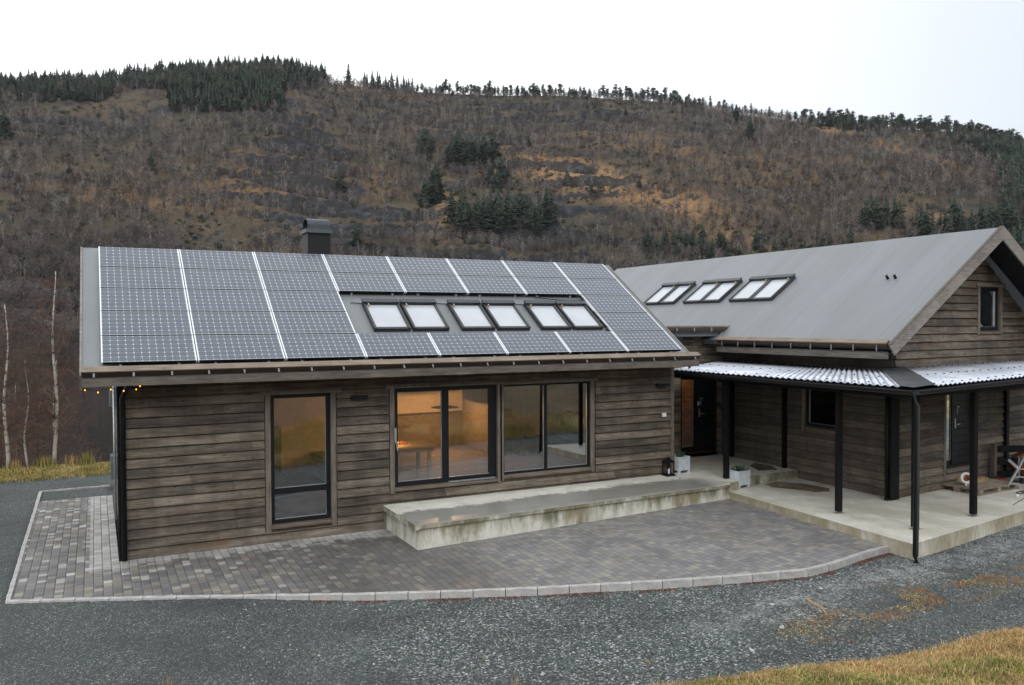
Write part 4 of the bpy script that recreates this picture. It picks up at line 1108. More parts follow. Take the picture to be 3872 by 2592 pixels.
bm_.bar((13.22,-6.06,2.935), (21.6,-5.33,2.935), .10, .16); bm_.bar((12.94,-6.56,3.0), tuple(GE2+Vector((0,.05,-.08))), .04, .10)
for yy in (-4.4,-1.15): bm_.bar((13.3,yy,2.98),(15.7,yy,3.10),.09,.14)
bm_.bar((15.69,-5.9,2.98),(15.85,-4.0,3.12),.09,.14)
bm_.build('beam', M['black'], C_)
cs_ = MB(); cs_.add([(12.94,.8,3.055),(12.94,-6.5,3.055),(15.7,-4.0,3.15),(15.7,1.6,3.16)], [(0,1,2,3)]); cs_.add([(12.94,-6.5,3.055),tuple(GE2+Vector((0,0,-.01))),tuple(WE+Vector((0,0,-.04))),(15.7,-4.0,3.15)], [(0,1,2,3)])
cs_.build('underside_boards', M['black'], C_)
for (x,y,z0) in ((13.30,-1.17,.52),(13.50,-4.38,.34),(13.71,-6.02,.34),(15.72,-5.86,.34),(19.4,-5.52,.34)):
    p = MB(); p.box(x-.055,x+.055,y-.055,y+.055,z0,2.95); po = p.build('post', M['black'], C_, bevel=.004)
    f = MB(); f.box(x-.10,x+.10,y-.06,y+.06,z0-.035,z0-.028); f.tube([(x,y,z0-.03),(x,y,z0)], .018, 8); f.build('post_foot', M['galv'], po)
p = MB(); p.tube([(12.79,-6.66,3.02),(12.70,-6.80,2.8),(12.66,-6.82,.12),(12.60,-6.88,.02)], .05, 12); p.build('downpipe', M['blackm'], C_, smooth=True)

# ------------------------------------------------------------------ planters, lantern
def planter(x, y, z, rot, lab):
    t = thing('planter', lab, 'planter', (0,0,0), 'white planters with juniper')
    w2 = .20; b = MB()
    b.box(-w2,w2,-w2,-w2+.02,.07,.40); b.box(-w2,w2,w2-.02,w2,.07,.40); b.box(-w2,-w2+.02,-w2+.02,w2-.02,.07,.40); b.box(w2-.02,w2,-w2+.02,w2-.02,.07,.40)
    b.box(-w2+.02,w2-.02,-w2+.02,w2-.02,.07,.10); b.box(-w2-.012,w2+.012,-w2-.012,-w2+.025,.40,.415); b.box(-w2-.012,w2+.012,w2-.025,w2+.012,.40,.415)
    b.box(-w2-.012,-w2+.025,-w2+.025,w2-.025,.40,.415); b.box(w2-.025,w2+.012,-w2+.025,w2-.025,.40,.415)
    b.build('box', M['planter'], t)
    for sx_ in (-1,1):
        for sy in (-1,1):
            f = MB(); f.box(min(sx_*w2,sx_*(w2-.06)),max(sx_*w2,sx_*(w2-.06)),min(sy*w2,sy*(w2-.06)),max(sy*w2,sy*(w2-.06)),0,.07); f.build('foot', M['planter'], t)
    s = MB(); s.box(-w2+.021,w2-.021,-w2+.021,w2-.021,.33,.355); s.build('soil', M['soil'], t)
    r = random.Random(int(x*100)); j = MB()
    for i in range(22):
        a = r.random()*6.28; el = r.uniform(.25,1.2); L_ = r.uniform(.14,.25)
        d = Vector((math.cos(a)*math.cos(el), math.sin(a)*math.cos(el), math.sin(el))); p0 = Vector((r.uniform(-.05,.05),r.uniform(-.05,.05),.35))
        for q in range(16):
            f = q/16; c = p0+d*L_*f
            for e in range(3):
                v = Vector((r.gauss(0,1),r.gauss(0,1),r.gauss(0,1)+.4)).normalized()*.042; sd_ = v.cross(d).normalized()*.010
                j.add([c-sd_, c+sd_, c+v+d*.012], [(0,1,2)])
    j.build('juniper', M['juniper'], t)
    t.location = (x,y,z); t.rotation_euler = (0,0,R_(rot)); return t
planter(12.86,.10,.502,8,'whitewashed square planter with a green juniper on the ledge beside the lantern')
planter(13.58,-1.28,.302,6,'whitewashed square planter with a green juniper on the lower slab beside the canopy post')
t = thing('lantern', 'black metal lantern standing on the ledge beside the white planter', 'lantern', (12.33,-.16,.502))
x,y,z = 12.33,-.16,.502; b = MB(); b.box(x-.13,x+.13,y-.13,y+.13,z,z+.03); b.box(x-.11,x+.11,y-.11,y+.11,z+.03,z+.05)
for a in (-1,1):
    for c in (-1,1): b.box(x+a*.095-.01,x+a*.095+.01,y+c*.095-.01,y+c*.095+.01,z+.05,z+.33)
b.box(x-.11,x+.11,y-.11,y+.11,z+.33,z+.345); b.build('frame', M['blackm'], t)
b = MB(); b.hexa([(x-.12,y-.12,z+.346),(x+.12,y-.12,z+.346),(x+.12,y+.12,z+.346),(x-.12,y+.12,z+.346),(x-.04,y-.04,z+.42),(x+.04,y-.04,z+.42),(x+.04,y+.04,z+.42),(x-.04,y+.04,z+.42)])
b.box(x-.03,x+.03,y-.03,y+.03,z+.42,z+.45); b.tube([(x+.03*math.cos(q),y,z+.47+.03*math.sin(q)) for q in np.linspace(0,6.28,13)], .005, 5); b.build('roof', M['blackm'], t)
b = MB(); b.lathe((x,y,z+.05), [(0,0),(.035,0),(.035,.12),(0,.12)], 14); b.build('candle', M['white'], t)

# ------------------------------------------------------------------ things under the gable canopy
def at(x, y, z): return Vector((x,y,z))
PL = thing('pallet', 'weathered wooden pallet lying on the slab in front of the gable door', 'pallet', (18.4,-4.0,.302))
PR = Matrix.Rotation(R_(3), 3, 'Z')
def pb(mb, x0,x1,y0,y1,z0,z1):
    vs = [(a,b,c) for c in (z0,z1) for a,b in ((x0,y0),(x1,y0),(x1,y1),(x0,y1))]
    mb.hexa([tuple(PR@Vector(v)+Vector((18.45,-4.12,.302))) for v in vs])
for i in range(7): b = MB(); yy = -.55+i*.165; pb(b,-.80,.80,yy,yy+.12,.122,.144); b.build('deck_board', M['pallet'], PL)
for xx in (-.80,-.07,.66):
    b = MB(); pb(b,xx,xx+.14,-.55,.56,.10,.121); b.build('stringer_board', M['pallet'], PL)
    for yy in (-.55,-.07,.42): b = MB(); pb(b,xx,xx+.14,yy,yy+.14,.022,.099); b.build('block', M['pallet'], PL)
for yy in (-.55,-.05,.44): b = MB(); pb(b,-.80,.80,yy,yy+.10,0,.021); b.build('bottom_board', M['pallet'], PL)
b = MB()
def pbx(x0,x1,y0,y1,z0,z1): pb(b,x0,x1,y0,y1,z0,z1)
pbx(-.25,.40,.30,.36,.146,.23); pbx(.34,.40,-.05,.295,.146,.23); pbx(-.25,.335,-.02,.04,.146,.23)
tag(b.build('timber_offcuts', M['newwood'], org=(18.4,-3.8,.45)), 'yellow timber frame lying on the pallet by the door', 'timber')
t = thing('garden_ornament', 'small round white ornament with dark patches sitting on the front of the pallet', 'ornament', (17.92,-4.22,.446))
x,y,z = 17.92,-4.22,.448
b = MB(); Mx = Matrix.Rotation(R_(72), 3, 'X') @ Matrix.Rotation(0, 3, 'Z'); Mz = Matrix.Rotation(R_(-38), 3, 'Z')
b.lathe((x,y,z+.16), [(.0,-.10),(.10,-.08),(.145,0),(.13,.05),(.095,.06),(.085,.03),(.0,-.02)], 20, M=Mz@Mx); b.build('body', M['white'], t, smooth=True)
b = MB()
for i in range(26): b.lathe(tuple(Vector((x,y,z+.16))+Mz@Mx@Vector((random.uniform(-.06,.06),random.uniform(-.06,.06),.03+random.random()*.03))), [(0,-.02),(.02,0),(0,.02)], 6)
b.build('filling', M['rust'], t)
for s_ in (-.05,.06): b = MB(); b.lathe((x+s_,y-.03,z), [(0,0),(.025,.0),(.028,.03),(.01,.05)], 10); b.build('foot', M['white'], t)
# dark railing of three boards
rl = thing('railing', 'dark stained railing of three wide boards right of the gable door', 'railing', (19.7,-3.7,.3))
for x,y in ((19.62,-3.80),(21.4,-4.6)): b = MB(); b.box(x-.05,x+.05,y-.05,y+.05,.302,1.26); b.build('post', M['trimy'], rl)
for z in (.42,.74,1.05): b = MB(); b.bar((19.66,-3.88,z+.08),(21.4,-4.68,z+.08),.035,.17); b.build('rail', M['black'] if z != 1.05 else M['black'], rl)
# articulated aluminium ladder
ld = thing('ladder', 'folded aluminium articulated ladder standing on its side at the right edge of the slab', 'ladder', (19.2,-4.6,.3))
def lp(V, y): d = raydir(V); tt = (y-CC[1])/d[1]; return Vector(CC+d*tt)
a0 = lp((2304,1113),-4.62); a1 = lp((2329,1072),-4.62); a2 = lp((2306,1052),-4.55); a3 = lp((2350,1030),-4.62)
dv = Vector((.60,-.26,-.05))
b = MB(); b.bar(a0, a1, .03, .065); b.bar(a1, a3+(a3-a1)*.6, .03, .065); b.bar(a1, a2, .03, .065)
b.bar(a0+dv, a1+dv, .03, .065); b.bar(a1+dv, a3+(a3-a1)*.6+dv, .03, .065); b.build('rail', M['alu'], ld)
for f in (.15,.55,.98): q = a0.lerp(a1,f); b = MB(); b.bar(q, q+dv, .03, .03); b.build('rung', M['alu'], ld)
for f in (.5,): q = a1.lerp(a3,f); b = MB(); b.bar(q, q+dv, .03, .03); b.build('rung', M['alu'], ld)
# orange mixer
mx_ = thing('cement_mixer', 'rusty orange cement mixer drum behind the ladder at the right edge', 'cement mixer', (20.0,-4.1,.3))
b = MB(); Mx = Matrix.Rotation(R_(58), 3, 'Y'); b.lathe((20.40,-4.05,.72), [(.0,-.30),(.19,-.28),(.29,-.14),(.29,.09),(.19,.31),(.16,.33),(.14,.31),(.25,.07),(.25,-.12),(0,-.26)], 22, M=Mx); b.build('drum', M['rust'], mx_, smooth=True)
b = MB(); b.bar((19.75,-4.35,.31),(20.0,-4.2,.95),.05); b.bar((20.4,-4.3,.31),(20.1,-4.2,.95),.05); b.bar((19.75,-4.35,.34),(20.4,-4.3,.34),.05); b.build('stand', M['flash'], mx_)
b = MB(); b.lathe((19.82,-4.42,.42), [(0,-.04),(.11,-.04),(.12,0),(.11,.04),(0,.04)], 18, M=Matrix.Rotation(R_(90),3,'X')); b.build('wheel', M['rubber'], mx_)
t = thing('power_tool', 'red and black power tool lying on the slab behind the pallet', 'tool', (19.45,-3.95,.3))
b = MB(); b.bar((19.30,-4.02,.40),(19.62,-4.1,.36),.12,.12); b.build('body', M['red'], t); b = MB(); b.bar((19.60,-4.1,.36),(19.95,-4.25,.34),.05,.05); b.bar((19.3,-4.0,.46),(19.5,-4.06,.50),.03); b.build('handle', M['rubber'], t)
b = MB(); r = random.Random(4)
for c in range(5):
    cx_, cy_ = 18.95+.25*c, -5.0+.10*r.random(); ra = r.uniform(.18,.42)
    b.tube([(cx_+ra*math.cos(q*.35+c)*1.4, cy_+ra*.5*math.sin(q*.35+c), .315+.012*abs(math.sin(q))) for q in range(16)], .010, 5)
b.tube([(17.4,-5.65,.31),(18.0,-5.45,.312),(18.6,-5.25,.31),(19.1,-5.1,.31)], .007, 5)
tag(b.build('cable_heap', M['rubber'], org=(19,-5,.3)), 'tangle of black cables lying on the slab under the ladder', 'cable')
b = MB(); b.bar((18.55,-5.28,.33),(18.85,-5.36,.33),.06,.045); tag(b.build('socket_strip', M['rubber'], org=(18.7,-5.3,.3)), 'black socket strip lying on the slab near the cables', 'socket strip')
b = MB(); b.bar((18.35,-5.12,.325),(18.44,-5.13,.325),.045,.04); tag(b.build('plug', M['white'], org=(18.4,-5.1,.3)), 'small white plug at the end of a cable on the slab', 'plug')

# ------------------------------------------------------------------ stones, stick, tufts
def pebbles(name, P, S, mats, kind='stuff', cols=None):
    base = np.array([(1,0,0),(-1,0,0),(0,1,0),(0,-1,0),(0,0,1),(0,0,-1)], float)
    F0 = np.array([(0,2,4),(2,1,4),(1,3,4),(3,0,4),(2,0,5),(1,2,5),(3,1,5),(0,3,5)])
    n = len(P); V = np.repeat(base[None], n, 0)*S[:,None,None]
    V = V*rng.uniform(.6,1.35,(n,1,3))*np.array([1,1,.65])+rng.normal(0,.12,(n,6,3))*S[:,None,None]
    a = rng.uniform(0,6.28,n); ca, sa = np.cos(a), np.sin(a)
    x = V[...,0]*ca[:,None]-V[...,1]*sa[:,None]; y = V[...,0]*sa[:,None]+V[...,1]*ca[:,None]
    V = np.stack([x,y,V[...,2]],-1)+P[:,None,:]
    F = F0[None]+6*np.arange(n)[:,None,None]
    mi = np.repeat(rng.choice(len(mats), n, p=cols), 8)
    o = tri_mesh(name, V.reshape(-1,3), F.reshape(-1,3), mats, mi); tag(o, kind=kind); return o
st_m = [m_plain('stone_dark',(.06,.07,.075),.7), m_plain('stone_mid',(.15,.165,.17),.7), m_plain('stone_pale',(.36,.36,.34),.7), m_plain('stone_brown',(.20,.13,.08),.7)]
N = 42000
px = rng.uniform(1.2, 19, N); py = rng.uniform(-10, -3, N)
ok = (py < kfront(np.clip(px,-1.6,12.9))-.12) & (py > bank_edge(px)-.05) & ~((px > 12.7) & (py > -6.75+.14*(px-12.7)))
px, py = px[ok], py[ok]; S = np.clip(rng.lognormal(-4.7,.40,len(px)), .005, .028)
pebbles('gravel', np.stack([px,py,gz(px,py)+S*.25],-1), S, st_m, cols=[.42,.36,.17,.05])
# larger stones one can tell apart
big = [(6.9,-8.05,.05,'flat grey stone'),(8.35,-7.9,.06,'pale flat stone'),(11.3,-7.55,.09,'long pale grey stone'),(7.4,-8.3,.045,'white chip of stone'),(9.1,-8.35,.05,'rounded grey stone'),
       (4.6,-7.6,.05,'pale chunky stone'),(10.1,-7.0,.045,'whitish stone'),(8.9,-7.15,.05,'white stone'),(6.0,-7.9,.05,'brown-grey stone')]
for i,(x,y,s,l) in enumerate(big):
    b = MB(); r = random.Random(i); M_ = Matrix.Rotation(r.random()*6,3,'Z')
    pr = [(0,-.5),(.8,-.4),(1,-.05),(.8,.32),(0,.42)]
    b.lathe((x,y,float(gz(x,y))+s*.12), [(q*s*.8,z_*s*.8) for q,z_ in pr], 6, M=M_@Matrix.Diagonal((1.35,.8,.8)))
    b.v = [(q[0]+r.gauss(0,s*.13), q[1]+r.gauss(0,s*.13), q[2]+r.gauss(0,s*.10)) for q in b.v]
    where = ['near the grass bank','left of the stick','far right of the stick','just above the grass edge','below the mossy patch','near the bottom centre of the gravel','on the pale gravel by the kerb','beside the pale band of gravel','right above the grass tip'][i]
    tag(b.build('stone', st_m[[1,2,1,2,1,2,2,2,3][i]], org=(x,y,0)), f'{l} lying on the gravel {where}', 'stone')
b = MB(); sp = [lp((1843,1374), 0)]
def gp(V, z=0.0): d = raydir(V); tt = (z-CC[2])/d[2]; return Vector(CC+d*tt)
sp = [gp((1843,1374),.05),gp((1862,1386),.04),gp((1880,1395),.05),gp((1892,1412),.05)]
b.tube([q+Vector((0,0,.03)) for q in sp], [.022,.02,.016,.008], 8); tag(b.build('stick', M['newwood'], org=tuple(sp[1])), 'bent yellow-brown stick lying on the gravel', 'stick')

def blades(name, P, H, W, mats, mi, lean=.5, curl=True, kind='stuff', parent=None):
    n = len(P); a = rng.uniform(0,6.28,n); d = np.stack([np.cos(a),np.sin(a),np.zeros(n)],-1)
    s = np.stack([-np.sin(a+rng.normal(0,.6,n)),np.cos(a),np.zeros(n)],-1)*W[:,None]
    ln = np.abs(rng.normal(0,lean,n))[:,None]
    up = np.array([0,0,1.0])
    p1 = P+(up*.6+d*ln*.35)*H[:,None]; p2 = P+(up*(1-.35*np.minimum(ln,1.5))+d*ln)*H[:,None]
    V = np.stack([P-s, P+s, p1-s*.7, p1+s*.7, p2],1).reshape(-1,3)
    F = (np.array([(0,1,3),(0,3,2),(2,3,4)])[None]+5*np.arange(n)[:,None,None]).reshape(-1,3)
    o = tri_mesh(name, V, F, mats, np.repeat(mi,3), parent); tag(o, kind=kind); return o
gm = [m_plain('straw_grass',(.50,.345,.165),.8,0,.25,3,.2), m_plain('olive_grass',(.17,.18,.035),.8,0,.3,3,.2), m_plain('green_grass',(.11,.17,.035),.8,0,.3,3,.2), m_plain('rust_grass',(.36,.19,.075),.8,0,.3,3,.2)]
def grass_patch(name, x0,x1,y0,y1,n,hh,ww,probs,cond=None,lean=.5,clump=1.1):
    x = rng.uniform(x0,x1,n); y = rng.uniform(y0,y1,n); c = fbm(x*clump,y*clump,5,31)
    ok = rng.uniform(0,1,n) < .25+.75*sstep(c,.30,.46)
    if cond is not None: ok &= cond(x,y)
    x,y,c = x[ok],y[ok],c[ok]; z = gz(x,y)
    g2 = fbm(x*.8+40,y*.8,4,77); mi = np.where(g2+rng.normal(0,.05,len(x)) < .40, rng.choice([1,2,0],len(x),p=[.5,.2,.3]), rng.choice([0,3,1],len(x),p=probs))
    H = hh*rng.lognormal(0,.35,len(x))*(.6+c)
    return blades(name, np.stack([x,y,z-.005],-1), H, np.full(len(x),ww)*rng.uniform(.6,1.4,len(x)), gm, mi, lean)
grass_patch('grass', 4.2, 14.5, -12.6, -8.5, 230000, .046, .0034, [.6,.25,.15], cond=lambda x,y: (bank_edge(x)-y > rng.normal(.03,.06,len(x))) & (bank_edge(x)-y < rng.normal(2.7,.4,len(x))), lean=1.0)
grass_patch('grass', -9, 22, -13, -7, 60000, .09, .010, [.5,.3,.2], cond=lambda x,y: (bank_edge(x)-y > .1) & (bank_edge(x)-y < 1.7) & ((x-CC[0])**2+(y-CC[1])**2 > 6) & ((x < 4.2) | (x > 14.5)), lean=.9)
grass_patch('grass', -6.5, 0.2, 9.6, 12.6, 30000, .06, .006, [.3,.05,.65], cond=lambda x,y: y > 9.75+rng.normal(0,.12,len(x)), lean=.8)
def ring_tuft(cx,cy,n,h,r,mats_i,name='grass_tuft',lab='x',grp=None,ww=.005,lean=.35):
    x = cx+rng.normal(0,r,n); y = cy+rng.normal(0,r,n); P = np.stack([x,y,gz(x,y)],-1)
    o = blades(name, P-np.array([cx,cy,float(gz(cx,cy))]), h*rng.uniform(.4,1.1,n), np.full(n,ww), gm, rng.choice(mats_i,n), lean, kind='')
    o.location = (cx,cy,float(gz(cx,cy)))
    tag(o, lab, 'grass tuft', grp)
ring_tuft(-.60,11.5,200,.50,.10,[1,2,0],lab='tall green rush tuft on the bank nearest the house corner')
ring_tuft(-1.75,11.6,220,.45,.14,[1,2,0],lab='olive rush tuft between the two left birches and the tall right one')
ring_tuft(-1.05,11.7,120,.40,.10,[1,0],lab='small rush tuft just right of the tallest birch')
ring_tuft(-2.55,11.4,140,.36,.12,[1,0],lab='low rush tuft at the foot of the leftmost birch')
for (x,y,n_,h,l) in ((-.35,-6.15,26,.30,'rust-brown dry weed stalks at the lower left edge of the gravel'),(4.1,-7.85,16,.26,'thin straw stalks at the bottom centre of the gravel'),(.35,-6.2,12,.26,'thin dry stalk beside the rust-brown weeds')):
    ring_tuft(x,y,n_,h,.05,[3,0],lab=l,ww=.0035,lean=.25)
# moss and dry grass patches on the gravel
x = rng.uniform(8,17,52000); y = rng.uniform(-9.2,-7.1,52000)
mm = np.exp(-((y+8.1-.02*(x-10))/.42)**2)*sstep(x,7.6,9.2); ok = rng.uniform(0,1,len(x)) < mm*sstep(fbm(x*1.7,y*3.0,5,51),.50,.60)
x,y = x[ok],y[ok]; mi = np.where(fbm(x*2,y*2,3,5) > .52, 3, rng.choice([0,1],len(x),p=[.6,.4]))
blades('dry_grass', np.stack([x,y,gz(x,y)],-1), .022*rng.lognormal(0,.4,len(x)), np.full(len(x),.0035), gm, mi, 1.2)
# fallen leaves along the kerb
N = 2600; x = rng.uniform(2.6,12.9,N); y = kfront(x)-.03-np.abs(rng.normal(0,.07,N)); P = np.stack([x,y,gz(x,y)+.008],-1)
a = rng.uniform(0,6.28,N); s = rng.uniform(.008,.02,N)[:,None]; d = np.stack([np.cos(a),np.sin(a),rng.normal(0,.3,N)],-1)*s; e = np.stack([-np.sin(a),np.cos(a),rng.normal(0,.3,N)],-1)*s*.7
keep = fbm(x*2.2,x*0,4,8) > .42; P,d,e = P[keep],d[keep],e[keep]; N = len(P)
V = np.stack([P-d,P-e,P+d,P+e],1).reshape(-1,3); F = (np.array([(0,1,2),(0,2,3)])[None]+4*np.arange(N)[:,None,None]).reshape(-1,3)
lv = tri_mesh('fallen_leaves', V, F, [m_plain('dead_leaf',(.13,.045,.025),.8,0,.4,30)]); tag(lv, kind='stuff')

# ------------------------------------------------------------------ LAKE and HILL
ZL = -12.0
lk = MB(); lk.add([(-1600,14,ZL),(1800,14,ZL),(1800,900,ZL),(-1600,900,ZL)], [(0,1,2,3)]); tag(lk.build('lake', M['water']), kind='structure')
RIDGE = [(-700,230),(-300,215),(0,196),(120,190),(250,186),(330,176),(420,166),(560,158),(650,152),(730,172),(760,192),(830,198),(900,206),(980,213),(1060,216),(1150,219),(1280,219),(1350,222),(1400,226),(1500,232),(1600,245),(1700,263),(1780,272),(1830,279),(1900,284),(2000,291),(2100,297),(2200,305),(2270,318),(2342,342),(2700,440),(3300,560)]
raz, rte = [], []
for V in RIDGE:
    d = raydir(V); raz.append(math.atan2(d[0], d[1])); rte.append(d[2]/math.hypot(d[0],d[1]))
raz = np.array(raz); rte = np.array(rte)
def hill_z(az, r, detail=True):
    """terrain height at azimuth az (from +y towards +x) and distance r from the viewpoint area"""
    x = CC[0]+r*np.sin(az); y = CC[1]+r*np.cos(az)
    RS = 405+30*(fbm(az*3+9, az*0, 3, 4)-.5)
    RR = 820+90*(fbm(az*2.2+3, az*0, 3, 6)-.5)
    zr = CC[2]+RR*np.interp(az, raz, rte)
    t = (r-RS)/(RR-RS)
    tt = np.clip(t, 0, 1); g = .86*tt+.14*tt**.6
    z = ZL+(zr-ZL)*g
    z = np.where(t < 0, ZL+t*60, z); z = np.where(t > 1, zr-(t-1)*60, z)
    if detail:
        m = np.clip(t*6,0,1)*np.clip((1-t)*7,0,1)
        z = z+m*34*(fbm(x*.0065,y*.0065,5,21)-.5)
        # terraces: benches with short cliffs, falling to the right
        w_ = (z+.06*(x-300)+44*fbm(x*.011,y*.011,5,33))/17
        fr = w_-np.floor(w_); stair = sstep(fr,.58,.80)
        mk = sstep(fbm(x*.008+5,y*.008,4,44),.36,.58)
        z = z+m*mk*(stair-fr)*13*fbm(x*.02,y*.02,3,71)*1.7
        z = z+m*8*(fbm(x*.035,y*.035,4,52)-.5)+m*4.0*(fbm(x*.11,y*.11,3,62)-.5)+m*2.2*(fbm(x*.3,y*.3,2,63)-.5)
    return z
azs = np.linspace(R_(-16), R_(72), 900); rs_ = np.concatenate([np.arange(370,500,3.0), np.arange(500,960,2.6), np.arange(960,1300,40)])
AZ, RR_ = np.meshgrid(azs, rs_); HZ = hill_z(AZ, RR_)
HX = CC[0]+RR_*np.sin(AZ); HY = CC[1]+RR_*np.cos(AZ)
def project(x,y,z):
    q = np.stack([x-CC[0],y-CC[1],z-CC[2]],-1)@RC.T
    return (1936+FPX*q[...,0]/q[...,2])*2342/3872, (1296+FPX*q[...,1]/q[...,2])*2342/3872
vx, vy = project(HX,HY,HZ)
def ell(cx,cy,rx,ry,ang=0):
    a = R_(ang); u = (vx-cx)*math.cos(a)+(vy-cy)*math.sin(a); v = -(vx-cx)*math.sin(a)+(vy-cy)*math.cos(a)
    return np.exp(-((u/rx)**2+(v/ry)**2)**1.5)
opn = ell(1330,405,230,42,14)+.8*ell(1560,470,160,30,12)+.8*ell(1020,480,30,60)+.7*ell(1690,550,120,22,12)+.6*ell(1910,298,60,12,8)+.7*ell(2090,350,170,10,16)+.5*ell(640,420,260,60)+.5*ell(250,450,220,22,8)+.5*ell(830,208,60,14,5)+.45*ell(1750,395,200,40)+.5*ell(2150,500,90,30,20)+.5*ell(1480,330,200,25,10)
hl = grid_mesh('hill', HX, HY, HZ, M['hill'], dict(open=np.clip(opn,0,1))); tag(hl, kind='structure')

# ---- far trees
def hz_at(x, y):
    dx, dy = x-CC[0], y-CC[1]; return hill_z(np.arctan2(dx,dy), np.hypot(dx,dy))
def pix_to_hill(V):
    d = raydir(V); az = math.atan2(d[0],d[1]); te = d[2]/math.hypot(d[0],d[1])
    r = np.arange(400, 900, 1.0); z = hill_z(np.full_like(r,az), r); tz = CC[2]+r*te
    hit = np.where(z >= tz)[0]
    if len(hit): rr = r[hit[0]]
    else: rr = r[np.argmax((z-CC[2])/r)]
    z = float(hill_z(np.array([az]), np.array([rr]))[0])
    return CC[0]+rr*math.sin(az), CC[1]+rr*math.cos(az), z, rr

def spruce_geo(seed, wr=.17, layers=15):
    """unit-height spruce: drooping ragged branch fans; returns V,F,(trunk V,F)"""
    r = np.random.default_rng(seed); V = []; F = []
    for i in range(layers):
        f = i/layers; z = .06+.92*f; R = wr*(1-f)**.8*r.uniform(.75,1.15)+.008
        n = 9
        for k in range(n):
            a = 6.28*k/n+r.uniform(-.3,.3); rr = R*r.uniform(.55,1.2); w_ = rr*.42
            dx, dy = math.cos(a), math.sin(a); o = len(V)
            V += [(0,0,z+.045), (dx*rr-dy*w_,dy*rr+dx*w_,z-.035*r.uniform(.3,1.4)), (dx*rr*1.15,dy*rr*1.15,z-.05*r.uniform(.2,1.2)), (dx*rr+dy*w_,dy*rr-dx*w_,z-.035*r.uniform(.3,1.4))]
            F += [(o,o+1,o+2),(o,o+2,o+3)]
    V += [(.010,0,.9),(-.010,.0,.9),(0,0,1.0),(0,.01,.9)]; o = len(V)-4; F += [(o,o+1,o+2),(o,o+3,o+2)]
    return np.array(V), np.array(F)
def pine_geo(seed):
    r = np.random.default_rng(seed); V = []; F = []
    for c in range(20):
        a = r.uniform(0,6.28); z = r.uniform(.30,.96); rad = r.uniform(.0,.17)*(1.25-z); cx_,cy_ = rad*math.cos(a),rad*math.sin(a); s = r.uniform(.05,.10)*(1.15-abs(z-.6))
        for k in range(34):
            p = np.array([cx_,cy_,z])+r.normal(0,s*.55,3)*np.array([1,1,.6]); q = r.normal(0,s*.42,(3,3))*np.array([1,1,.7]); o = len(V)
            V += [tuple(p+q[0]),tuple(p+q[1]),tuple(p+q[2])]; F.append((o,o+1,o+2))
    return np.array(V), np.array(F)
def bare_geo(seed, n=17, spread=.32, up=.55):
    """unit-height leafless tree: thin blades branching off a leaning stem"""
    r = np.random.default_rng(seed); V = []; F = []
    def blade(p,q,w_):
        d = q-p; s = np.cross(d, r.normal(0,1,3)); s = s/np.linalg.norm(s)*w_; o = len(V)
        V.extend([tuple(p-s),tuple(p+s),tuple(q)]); F.append((o,o+1,o+2))
    top = np.array([r.normal(0,.05),r.normal(0,.05),.92]); blade(np.zeros(3), top, .012)
    for i in range(n):
        f = r.uniform(.22,.95); p = top*f; a = r.uniform(0,6.28); L_ = spread*(1.15-f)*r.uniform(.6,1.3)+.06
        d = np.array([math.cos(a),math.sin(a),r.uniform(.3,1.5)*up/.5]); d = d/np.linalg.norm(d)*L_; q = p+d; blade(p,q,.013)
        for j in range(3):
            g = r.uniform(.3,.9); pp = p+d*g; dd = d*r.uniform(.3,.6)+r.normal(0,.055,3); blade(pp,pp+dd,.013)
    return np.array(V), np.array(F)
def scatter(name, geos, P, H, mat, Wx=None, kind='stuff', rot=None, segs=None):
    Vs, Fs, off = [], [], 0; gi = rng.integers(0, len(geos), len(P))
    for g,(GV,GF) in enumerate(geos):
        sel = np.where(gi == g)[0]
        if not len(sel): continue
        a = rng.uniform(0,6.28,len(sel)); ca, sa = np.cos(a)[:,None], np.sin(a)[:,None]; h = H[sel][:,None]; wx = (Wx[sel] if Wx is not None else np.ones(len(sel)))[:,None]
        x = (GV[:,0]*ca-GV[:,1]*sa)*h*wx+P[sel,0:1]; y = (GV[:,0]*sa+GV[:,1]*ca)*h*wx+P[sel,1:2]; z = GV[:,2]*h+P[sel,2:3]
        V = np.stack([x,y,z],-1).reshape(-1,3); F = (GF[None]+len(GV)*np.arange(len(sel))[:,None,None]).reshape(-1,3)+off
        off += len(V); Vs.append(V); Fs.append(F)
    o = tri_mesh(name, np.concatenate(Vs), np.concatenate(Fs), mat)
    if kind: tag(o, kind=kind)
    return o
spr = [spruce_geo(s, .20+.02*(s%3)) for s in range(4)]; pin = [pine_geo(s) for s in range(3)]; bar_ = [bare_geo(s) for s in range(6)]

# dense conifer wood behind the counted trees and on the ridge (reads as one mass)
def scatter_pix(poly_fn, n, x0,x1,y0,y1):
    out = []
    for i in range(n*3):
        if len(out) >= n: break
        vx_, vy_ = random.uniform(x0,x1), random.uniform(y0,y1)
        if not poly_fn(vx_,vy_): continue
        out.append(pix_to_hill((vx_,vy_)))
    return out
forest = []
forest += scatter_pix(lambda x,y: y < 205 and y > np.interp(x,[250,420,640,740],[186,163,150,178])+2, 330, 255, 742, 150, 205)
forest += scatter_pix(lambda x,y: True, 420, 385, 648, 185, 258)
forest += scatter_pix(lambda x,y: y > np.interp(x,[1900,2342],[285,342]) and (y < np.interp(x,[1900,2100,2230,2342],[298,310,345,420])), 520, 1900, 2342, 284, 420)
forest += scatter_pix(lambda x,y: x > np.interp(y,[330,480,640],[2255,2290,2270]), 150, 2240, 2420, 330, 650)
forest += scatter_pix(lambda x,y: True, 170, 0, 255, 190, 236)
fp = np.array([f[:3] for f in forest]); fh = rng.uniform(8,14,len(fp))
scatter('conifer_wood', spr, fp, fh, M['needle'], rng.uniform(.8,1.2,len(fp)))
edge_ = []
